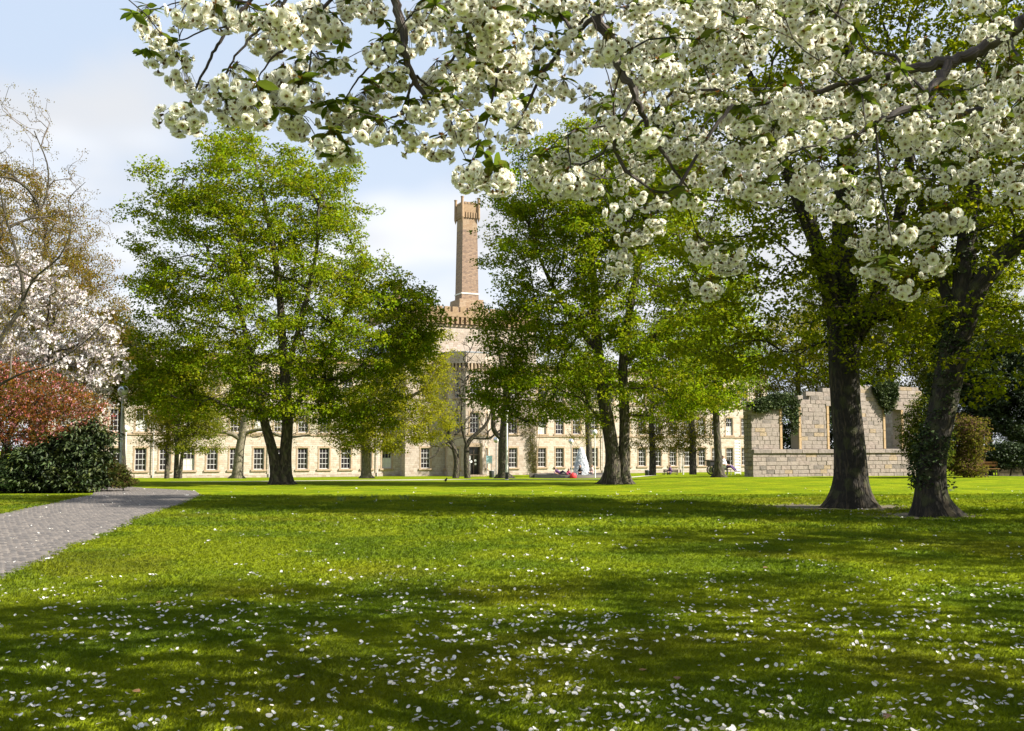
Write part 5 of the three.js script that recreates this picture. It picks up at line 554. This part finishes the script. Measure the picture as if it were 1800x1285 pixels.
{ const b = thing('bird', 'small black bird on the far lawn', 'bird', onGround(783.5, 49), 0.6), k = std([0.012, 0.012, 0.014], 0.6); mesh('body', new THREE.SphereGeometry(0.07, 12, 8).scale(0.75, 0.85, 1.35).rotateX(-0.3).translate(0, 0.12, 0), k, b); mesh('head', new THREE.SphereGeometry(0.04, 10, 8).translate(0, 0.2, 0.09), k, b); mesh('beak', new THREE.ConeGeometry(0.012, 0.04, 6).rotateX(Math.PI / 2).translate(0, 0.2, 0.145), std([0.5, 0.25, 0.03], 0.6), b); mesh('tail', new MB().box(-0.025, 0.025, 0.08, 0.095, -0.2, -0.05).geo(), k, b); for (const x of [-0.02, 0.02]) mesh('leg', new THREE.CylinderGeometry(0.005, 0.005, 0.08, 5).translate(x, 0.04, 0), k, b); }
// ------------------------------------------------------------------ the blossoming cherry overhead
const petalShape = (b, E, c, l, w, cup, col0, col1, notch = 0.1) => { const T = (x, y, z) => V(x, y, z).applyEuler(E).add(c), p = [T(0, 0, 0), T(l * 0.55, cup * 0.5 * l, w * 0.5), T(l * 0.95, cup * l * 0.9, w * 0.3), T(l * (1 - notch), cup * l, 0), T(l * 0.95, cup * l * 0.9, -w * 0.3), T(l * 0.55, cup * 0.5 * l, -w * 0.5), T(l * 0.55, cup * 0.25 * l - 0.002, 0)]; const s = b.p.length / 3, n = p[2].clone().sub(p[0]).cross(p[4].clone().sub(p[0])).normalize().negate(); p.forEach((q, i) => b.v(q.x, q.y, q.z, n.x, n.y, n.z, 0, 0)); for (const [x, y, z] of [[0, 1, 6], [1, 2, 6], [2, 3, 6], [3, 4, 6], [4, 5, 6], [5, 0, 6]]) b.i.push(s + x, s + y, s + z); b.hasC = true; p.forEach((q, i) => b.c.push(...(i === 0 ? col0 : col1))); };
function flower(b, c, dir, R, r) {
  const Q = new THREE.Quaternion().setFromUnitVectors(V(0, 1, 0), dir), e = new THREE.Euler(), W = [0.93, 0.92, 0.85], base = [0.74, 0.68, 0.52];
  for (let ring = 0; ring < 3; ring++) { const n = [6, 6, 4][ring], a0 = r() * 6.28; for (let k = 0; k < n; k++) { const q = new THREE.Quaternion().setFromEuler(e.set(0, a0 + k * 6.283 / n + (r() - 0.5) * 0.3, [0.02, 0.32, 0.75][ring] + (r() - 0.5) * 0.45, 'YZX')).premultiply(Q); const s = 0.92 + 0.12 * r(); petalShape(b, new THREE.Euler().setFromQuaternion(q), c, R * [1, 0.88, 0.66][ring] * (0.9 + 0.2 * r()), R * [0.98, 0.85, 0.6][ring], 0.02 + 0.25 * r(), base, mul(W, s)); } }
  const t = V(0, 1, 0).applyQuaternion(Q), o = c.clone().addScaledVector(t, -0.004); b.tube([o, c.clone().addScaledVector(t, 0.014)], [0.006, 0.0035], 5); b.col([0.36, 0.24, 0.10]); b.tube([c.clone().addScaledVector(t, -0.014), o], [0.003, 0.006], 5); b.col([0.16, 0.10, 0.04]);
}
function leafBlade(b, base, dir, L, W, r, col) { const E = new THREE.Quaternion().setFromUnitVectors(V(1, 0, 0), dir), T = (x, y, z) => V(x, y, z).applyQuaternion(E).add(base), fold = 0.12 + 0.2 * r(), pr = [[0, 0], [0.15, 0.6], [0.4, 1], [0.65, 0.85], [0.85, 0.4], [1, 0]], s = b.p.length / 3; pr.forEach(([x, w]) => { const y = -0.18 * x * x * L; for (const k of [-1, 0, 1]) { const p = T(x * L, y + (k ? fold * w * W * 0.5 : 0), k * w * W * 0.5); b.v(p.x, p.y, p.z, 0, 1, 0); } }); for (let i = 0; i < 5; i++) for (const k of [0, 1]) { const a = s + i * 3 + k; b.i.push(a, a + 1, a + 4, a, a + 4, a + 3); } b.col(col); }
function clusterGeos(seed, nF) {   // hanging bunch of double flowers: [flowers, leaves and stalks]; origin where it joins the twig
  const r = rng(seed), f = new MB(), l = new MB(); let ax = 0, az = 0;
  for (let i = 0; i < nF; i++) { if (i % 5 === 0) { ax = (r() - 0.5) * 0.07; az = (r() - 0.5) * 0.07; } const a = i * 2.4 + r(), z = 1 - 2 * (i + 0.5) / nF, h = Math.sqrt(1 - z * z), dir = V(Math.cos(a) * h, z * 0.75 - 0.28, Math.sin(a) * h).normalize(), k = 0.62 + 0.62 * r(), c = V(ax, -0.058, az).add(V(dir.x * 0.066 * k, dir.y * 0.05 * k, dir.z * 0.066 * k)); if (z > 0.72) continue; flower(f, c, dir.clone().add(V((r() - 0.5) * 0.5, (r() - 0.5) * 0.5, (r() - 0.5) * 0.5)).normalize(), (r() < 0.15 ? 0.015 : 0.023) + 0.007 * r(), r); l.tube([V(0, 0, 0), c.clone().multiplyScalar(0.5).add(V(0, 0.006, 0)), c.clone().addScaledVector(dir, -0.012)], [0.0014, 0.0012, 0.0012], 3); l.col([0.16, 0.13, 0.03]); }
  for (let i = 0; i < 5; i++) { const a = r() * 6.283; leafBlade(l, V(0, 0.002, 0), V(Math.cos(a), 0.5 + r(), Math.sin(a)).normalize(), 0.018, 0.008, r, [0.22, 0.09, 0.02]); }
  const n = 1 + (r() * 3 | 0); for (let i = 0; i < n; i++) { const a = r() * 6.283; leafBlade(l, V(0, 0.004, 0), V(Math.cos(a), 0.35 - 0.7 * r(), Math.sin(a)).normalize(), 0.055 + 0.04 * r(), 0.03 + 0.012 * r(), r, mix3([0.11, 0.16, 0.014], [0.16, 0.14, 0.02], r() * 0.7)); }
  const lg = l.geo(); lg.computeVertexNormals(); const fg = f.geo(); fg.computeVertexNormals(); return mergeGeometries([fg, lg]);
}
{
  const CL = [[17, 17], [27, 21], [37, 14], [47, 24], [57, 10], [67, 19]].map(([s, n]) => clusterGeos(s, n)), leafBunch = [1, 2].map((s) => { const r = rng(800 + s), b = new MB(); for (let i = 0; i < 6; i++) { const a = i * 1.05 + r(); leafBlade(b, V(0, 0, 0), V(Math.cos(a), 0.25 - 0.8 * r(), Math.sin(a)).normalize(), 0.06 + 0.04 * r(), 0.032 + 0.012 * r(), r, mix3([0.10, 0.155, 0.012], [0.15, 0.14, 0.02], r() * 0.6)); } const g = b.geo(); g.computeVertexNormals(); return g; });
  const T = thing('cherry_tree', 'white double-blossomed cherry with dark branches hanging over the foreground', 'tree', V(4.7, 0, -2.7)), o0 = T.position, r = rng(901);
  // limbs: [photo x, photo y, metres ahead, radius] inside the picture, world points outside it
  const limb = (pts) => { const P = pts.map((q) => (q.w ? V(...q.w) : at(q[0], q[1], q[2]))), R = pts.map((q) => q.r ?? q[3]), cv = new THREE.CatmullRomCurve3(P, false, 'centripetal'), n = (P.length - 1) * 5, out = { pts: [], rad: [], from: 0.25 }; for (let i = 0; i <= n; i++) { const t = i / n, k = t * (P.length - 1), j = Math.min(P.length - 2, Math.floor(k)); const q = cv.getPoint(t); if (i % 5 && i < n) q.add(V(r() - 0.5, r() - 0.5, r() - 0.5).multiplyScalar(Math.min(0.03, 1.3 * R[j]))); out.pts.push(q); out.rad.push(lerp(R[j], R[j + 1], k - j)); } return out; };
  const w = (x, y, z, rr) => ({ w: [x, y, z], r: rr });
  const limbs = [
    limb([w(4.7, -0.1, -2.7, 0.26), w(4.7, 1.0, -2.75, 0.2), w(4.6, 1.9, -2.8, 0.19), w(4.4, 2.6, -3.0, 0.15)]),
    limb([w(4.4, 2.55, -3.0, 0.10), w(3.4, 3.0, -4.4, 0.075), [1800, 36, 5.2, 0.04], [1767, 61, 5.2, 0.037], [1711, 92, 5.2, 0.033], [1667, 108, 5.2, 0.03], [1622, 119, 5.25, 0.028], [1578, 130, 5.3, 0.023], [1500, 144, 5.4, 0.018], [1400, 168, 5.5, 0.012], [1310, 190, 5.6, 0.006]]),
    limb([[1667, 108, 5.2, 0.026], [1645, 145, 5.1, 0.023], [1622, 172, 5.0, 0.021], [1580, 195, 4.9, 0.018], [1539, 217, 4.8, 0.014], [1500, 238, 4.75, 0.009], [1420, 258, 4.7, 0.005]]),
    limb([w(4.4, 2.5, -3.0, 0.07), w(3.2, 2.75, -4.6, 0.05), [1800, 117, 5.6, 0.034], [1767, 150, 5.6, 0.03], [1717, 194, 5.7, 0.02], [1660, 210, 5.8, 0.012], [1600, 250, 5.9, 0.006]]),
    limb([w(4.4, 2.6, -3.0, 0.12), w(3.2, 3.6, -3.6, 0.10), w(1.8, 4.0, -4.2, 0.08), w(0.9, 3.9, -4.6, 0.05), [1053, 22, 4.8, 0.028], [1078, 83, 4.8, 0.024], [1092, 122, 4.8, 0.021], [1117, 167, 4.8, 0.018], [1128, 200, 4.85, 0.014], [1150, 242, 4.9, 0.011], [1211, 333, 5.0, 0.005]]),
    limb([w(1.8, 4.0, -4.2, 0.07), w(0.4, 4.1, -4.1, 0.05), w(-0.35, 3.75, -4.1, 0.035), [694, 0, 4.15, 0.020], [706, 47, 4.15, 0.018], [715, 101, 4.15, 0.016], [729, 140, 4.2, 0.013], [748, 175, 4.2, 0.010], [760, 202, 4.2, 0.006]]),
    limb([w(0.4, 4.1, -4.1, 0.04), w(-0.6, 4.1, -4.2, 0.03), w(-1.0, 3.7, -4.3, 0.015), [437, 4, 4.3, 0.009], [412, 33, 4.3, 0.008], [387, 74, 4.3, 0.007], [367, 109, 4.3, 0.006], [344, 156, 4.3, 0.005], [334, 180, 4.3, 0.004]]),
    limb([w(-0.6, 4.1, -4.2, 0.025), w(-0.75, 3.6, -4.2, 0.012), [510, -10, 4.2, 0.008], [484, 23, 4.2, 0.007], [449, 58, 4.2, 0.006], [418, 93, 4.2, 0.005], [398, 128, 4.2, 0.004], [389, 152, 4.2, 0.003]]),
    limb([[437, 4, 4.3, 0.006], [400, 45, 4.35, 0.005], [360, 52, 4.4, 0.004], [316, 71, 4.4, 0.003], [330, 30, 4.4, 0.002]]), limb([[437, 4, 4.3, 0.005], [380, -6, 4.3, 0.004], [310, 5, 4.35, 0.003], [272, 17, 4.4, 0.002]]),
    limb([w(-0.35, 3.75, -4.1, 0.02), [610, -30, 4.3, 0.009], [544, 42, 4.3, 0.007], [507, 82, 4.3, 0.006], [480, 100, 4.3, 0.005], [455, 135, 4.35, 0.003]]), limb([[544, 42, 4.3, 0.005], [547, 90, 4.35, 0.004], [540, 140, 4.35, 0.004], [516, 192, 4.35, 0.003]]),
    limb([[715, 101, 4.15, 0.007], [690, 75, 4.2, 0.006], [660, 105, 4.2, 0.005], [625, 145, 4.25, 0.004], [610, 168, 4.25, 0.003]]), limb([[729, 138, 4.2, 0.008], [718, 165, 4.2, 0.006], [702, 200, 4.25, 0.005], [670, 215, 4.3, 0.004], [622, 240, 4.3, 0.003]]), limb([[733, 133, 4.2, 0.006], [760, 160, 4.3, 0.005], [790, 205, 4.35, 0.004], [806, 250, 4.4, 0.003], [820, 282, 4.4, 0.002]]),
    limb([w(0.4, 4.1, -4.1, 0.02), [860, -20, 4.4, 0.011], [830, 50, 4.4, 0.009], [800, 95, 4.4, 0.007], [775, 130, 4.45, 0.004]]), limb([[860, -20, 4.4, 0.009], [880, 60, 4.5, 0.008], [872, 150, 4.5, 0.006], [850, 230, 4.5, 0.004]]), limb([[1053, 22, 4.8, 0.015], [1010, 60, 4.9, 0.011], [960, 120, 4.95, 0.009], [925, 190, 5, 0.006], [905, 230, 5, 0.003]]), limb([[1117, 167, 4.8, 0.008], [1090, 215, 4.8, 0.006], [1060, 270, 4.85, 0.004]]), limb([[1539, 217, 4.8, 0.007], [1545, 290, 4.8, 0.006], [1556, 360, 4.8, 0.005], [1568, 430, 4.8, 0.003]]),
    // limbs over and behind the camera
    limb([w(4.4, 2.6, -3.0, 0.13), w(4.0, 4.0, -2.2, 0.11), w(3.0, 5.2, -1.6, 0.08), w(1.8, 5.9, -1.2, 0.05), w(0.2, 5.8, -0.8, 0.03)]), limb([w(4.4, 2.6, -3.0, 0.12), w(5.0, 4.0, -4.0, 0.1), w(5.2, 5.4, -5.4, 0.07), w(5.0, 6.2, -7.0, 0.04)]), limb([w(4.4, 2.6, -3.0, 0.11), w(5.6, 3.8, -2.0, 0.09), w(6.8, 4.8, -1.0, 0.06), w(8.0, 5.2, 0.0, 0.03)]),
  ];
  // bunches of blossom where the photograph shows them
  const sparse = [[1000, 75], [975, 105], [950, 140], [930, 180], [912, 212], [903, 238], [940, 60], [965, 30], [920, 20], [940, 95], [985, 20], [1010, 110], [990, 150], [960, 180], [900, 150], [905, 90], [920, 120], [890, 180], [900, 5], [1030, 40], [258, 23], [262, 40], [328, 16], [345, 24], [282, 70], [290, 92], [313, 96], [324, 128], [320, 200], [335, 195], [379, 19], [400, 12], [418, 16], [438, 22], [367, 160], [385, 178], [400, 186], [418, 124], [405, 134], [422, 192], [441, 190], [449, 158], [468, 163], [458, 172], [472, 23], [490, 12], [500, 24], [530, 23], [545, 12], [562, 16], [484, 62], [475, 70], [511, 58], [600, 50], [573, 52], [588, 40], [500, 128], [519, 120], [508, 138], [530, 152], [550, 158], [558, 105], [604, 118], [589, 117], [492, 205], [510, 212], [528, 214], [608, 188], [622, 196], [597, 262], [581, 240], [620, 8], [655, 8], [640, 2], [651, 152], [667, 168], [640, 172], [655, 93], [670, 80], [686, 86], [698, 122], [690, 140], [671, 220], [712, 226], [725, 236], [741, 187], [728, 200], [725, 35], [718, 60], [776, 250], [780, 47], [765, 60], [807, 23], [825, 10], [783, 128], [768, 118], [791, 167], [775, 175], [822, 136], [840, 150], [822, 208], [838, 228], [805, 215], [861, 78], [881, 93], [870, 60], [881, 128], [834, 296], [822, 310], [862, 300], [881, 303], [850, 60], [835, 90], [765, 20], [745, 10], [798, 60], [812, 100], [850, 125], [870, 30], [895, 40], [1085, 475], [1100, 420], [1095, 440], [1250, 500], [1235, 445], [1225, 425], [1290, 462], [1275, 440], [1592, 500], [1540, 468], [1525, 440], [1505, 425], [1585, 400], [1570, 412], [1650, 400], [1640, 450], [1740, 350], [1665, 375], [1620, 415], [1545, 400], [1130, 410], [1150, 400], [1345, 330], [1360, 350]].map(([x, y]) => [x, y, 4.05 + r() * 0.6 + (x > 900 ? 0.7 : 0)]);
  const low = [[760, 250], [820, 300], [870, 310], [920, 300], [960, 340], [1000, 390], [1060, 400], [1110, 410], [1160, 395], [1220, 415], [1270, 395], [1330, 360], [1400, 340], [1450, 360], [1520, 420], [1580, 430], [1650, 410], [1700, 370], [1760, 345], [1830, 350]], bound = (x) => curve(low, x), vis = [...sparse];
  for (let t = 0; t < 9000 && vis.length < 540; t++) { const x = 770 + 1060 * r(), b = bound(x), y = -20 + (b + 20) * r(); if (r() < 0.88 * sstep(0.35, 1, y / b)) continue; const gap = fbm(x * 0.008 + 3, y * 0.010, 3); if (gap < 0.43) continue; const d = 4.3 + 3.4 * r() * (x > 1000 ? 1 : 0.4); if (vis.every((q) => (q[0] - x) ** 2 + (q[1] - y) ** 2 > 21 ** 2 || Math.abs(q[2] - d) > 1.1)) vis.push([x, y, d]); }
  const visP = vis.map(([x, y, d]) => at(x, y - 12, d)), off = [];
  for (let t = 0; t < 60000 && off.length < 2000; t++) { const p = V(-3.5 + 15 * r(), 3.0 + 4.6 * r(), 4.5 - 15 * r()), e = ((p.x - 4.4) / 7.0) ** 2 + ((p.z + 3.2) / 6.4) ** 2; if (e > 1 || p.y > 7.2 - 2.2 * e || p.y < 3.1 + 1.4 * (1 - e)) continue; const d = -p.z; if (d > 0.3) { const slope = (p.y - EYE) / d; if (slope < 0.50 && Math.abs(p.x) / d < 0.60) continue; } if (fbm(p.x * 0.7 + 40, p.z * 0.7 + 40, 3) < 0.42) continue; off.push(p); }
  const G = grow(limbs, [...visP, ...off.filter((_, i) => i % 6 === 0)], { tip: 0.0022, pow: 0.40, step: 0.12, from: 0.2, wander: 0.14, seed: 903, cost: 0.05 });
  limbs.forEach((s, i) => mesh(i ? 'limb' : 'trunk', new MB().tube(s.pts, s.rad, i < 8 ? 12 : 7, (a, l) => 1 + 0.16 * (fbm(Math.cos(a) + 3 + l * 5, Math.sin(a) + 3, 3) - 0.5)).geo().translate(-o0.x, -o0.y, -o0.z), M.barkCherry, T));
  branches(G, T, o0, M.barkCherry, M.barkCherry);
  const order = visP.map((p, i) => [p, vis[i][2], vis[i]]).sort((a, b) => (a[2][1] < 0 ? 9 : a[1]) - (b[2][1] < 0 ? 9 : b[1])), rest = [];
  const put = (o, p) => { o.position.copy(p).sub(o0); o.rotation.set((r() - 0.5) * 0.7, r() * 6.283, (r() - 0.5) * 0.7); const s = 0.66 + 0.5 * r(); o.scale.set(s * (0.85 + 0.35 * r()), s * (0.8 + 0.35 * r()), s * (0.85 + 0.35 * r())); };
  order.forEach(([p], i) => { if (i < 300) { const m = mesh('blossom_cluster', CL[(r() * 6) | 0], M.petal, T); put(m, p); } else rest.push(p); });
  const all = rest.concat(off), o = new THREE.Object3D(), inst = (name, geo, list, mat, k) => { const im = shade(new THREE.InstancedMesh(geo, mat, list.length)); list.forEach((p, i) => { put(o, p); if (k) o.scale.multiplyScalar(k); o.updateMatrix(); im.setMatrixAt(i, o.matrix); }); im.name = name; im.userData.kind = 'stuff'; T.add(im); };
  CL.forEach((g, k) => inst('blossom_clusters', g, all.filter((_, i) => i % 6 === k), M.petal));
  const spots = []; for (const c of G.chains) { const n = c.length; if (r() < 0.55) spots.push(G.N[c[Math.max(1, n - 1 - (r() * 4 | 0))]].p); }
  for (const [x, y] of [[575, 235], [590, 230], [605, 248], [570, 255], [585, 262], [590, 175], [575, 185], [640, 195], [655, 205], [250, 90], [262, 88], [232, 22], [600, 75], [570, 178]]) spots.push(at(x, y, 4.2));
  leafBunch.forEach((g, k) => inst('leaves', g, spots.filter((_, i) => i % 2 === k), M.petal, 0.9));
}
// ------------------------------------------------------------------ fallen petals
{
  const r = rng(951), geos = [1, 2, 3, 4].map((s) => { const q = rng(950 + s), b = new MB(), l = 0.013 + 0.004 * q(), w = 0.0105 + 0.004 * q(), cup = 0.25 + 0.35 * q(), n = 10, c = b.v(0, 0.0, 0, 0, 1, 0); for (let k = 0; k < n; k++) { const a = k / n * 6.283, m = k === 0 ? 0.86 : 1; b.v(Math.cos(a) * l * m, cup * 0.009 * (1 + 0.4 * Math.cos(2 * a)), Math.sin(a) * w * m, 0, 1, 0); } for (let k = 0; k < n; k++) b.i.push(c, c + 1 + (k + 1) % n, c + 1 + k); const g = b.geo(); g.computeVertexNormals(); return g; });
  const mats = [[0.76, 0.75, 0.71], [0.62, 0.58, 0.50], [0.77, 0.73, 0.69]].map((c) => thin(c, 0.3)), list = [];
  const dens = (x, d) => { const near = Math.exp(-Math.pow(Math.max(0, d - 5.5) / 3.1, 1.25)), cl = sstep(0.3, 0.72, fbm(x * 0.9 + 60, d * 0.9 + 60, 3)); return near * (0.25 + 1.1 * cl) * (0.75 + 0.35 * sstep(-3, 3, x)) + 0.035 * cl * Math.exp(-(d - 6) / 18); };
  for (let t = 0; t < 400000 && list.length < 5400; t++) { const d = Math.sqrt(lerp(18, 1500, r())), x = (r() * 2 - 1) * (d * 0.56 + 0.3); if (r() < dens(x, d)) { list.push([x, d]); for (let k = r() * r() * 5 | 0; k > 0; k--) list.push([x + (r() - 0.5) * 0.14, d + (r() - 0.5) * 0.14]); } }
  list.sort((a, b) => a[1] + (Math.abs(a[0]) > a[1] * 0.5 ? 20 : 0) + (a[1] < 5 ? 20 : 0) - b[1] - (Math.abs(b[0]) > b[1] * 0.5 ? 20 : 0) - (b[1] < 5 ? 20 : 0));
  const o = new THREE.Object3D(), put = (q, x, d) => { const path = onPath(x, d); q.position.set(x, groundY(x, -d) + (path ? 0.037 : 0.02 + 0.02 * r()), -d); q.rotation.set((r() - 0.5) * 1.3, r() * 6.283, (r() - 0.5) * 1.3); q.scale.setScalar(0.8 + 0.5 * r()); };
  list.slice(0, 300).forEach(([x, d]) => { const m = mesh('fallen_petal', geos[(r() * 4) | 0], mats[(r() * 3) | 0]); put(m, x, d); m.userData = { label: 'single white cherry petal lying on the near grass', category: 'petal', group: 'fallen petals on the grass' }; });
  mats.forEach((mt, k) => { const L = list.slice(300).filter((_, i) => i % 3 === k), im = shade(new THREE.InstancedMesh(geos[k], mt, L.length)); L.forEach(([x, d], i) => { put(o, x, d); if (d > 14) o.scale.multiplyScalar(1.2); o.updateMatrix(); im.setMatrixAt(i, o.matrix); }); im.name = numbered('fallen_petals'); im.userData = { kind: 'stuff', label: ['scatter of white petals across the lawn', 'scatter of greyish petals across the lawn', 'scatter of pinkish white petals across the lawn'][k], category: 'petals' }; scene.add(im); });
  // a few dead leaves
  const lg = [1, 2].map((s) => { const q = rng(970 + s), b = new MB(); leafBlade(b, V(-0.03, 0.012, 0), V(1, 0.15, 0).normalize(), 0.07, 0.045, q, [1, 1, 1]); const g = b.geo(); g.computeVertexNormals(); return g; }), lm = [std([0.22, 0.11, 0.04], 0.9), std([0.14, 0.07, 0.035], 0.9), std([0.28, 0.15, 0.06], 0.9)];
  [[1130, 1180, 'brown dead leaf among the petals in the foreground middle'], [1190, 1194, 'small rust-brown dead leaf right of the foreground middle'], [280, 1060, 'tan dead leaf on the shaded grass at left'], [682, 1076, 'tan curled dead leaf on the grass left of middle'], [1560, 1258, 'pale brown dead leaf near the bottom right corner'], [530, 1193, 'dark brown dead leaf in the left foreground'], [240, 1215, 'dull brown dead leaf near the bottom left'], [1345, 1000, 'pale dead leaf in the sunlit grass at right'], [930, 1134, 'thin brown dead leaf in the shaded middle grass']].forEach(([px, py, label], i) => { const d = F * 1.45 / (py - 787), p = onGround(px, d, 0.02), m = mesh('dead_leaf', lg[i % 2], lm[i % 3]); m.position.copy(p); m.rotation.set((r() - 0.5) * 0.5, r() * 6.283, (r() - 0.5) * 0.5); m.userData = { label, category: 'leaf', group: 'dead leaves on the grass' }; });
}
renderer.render(scene, camera);
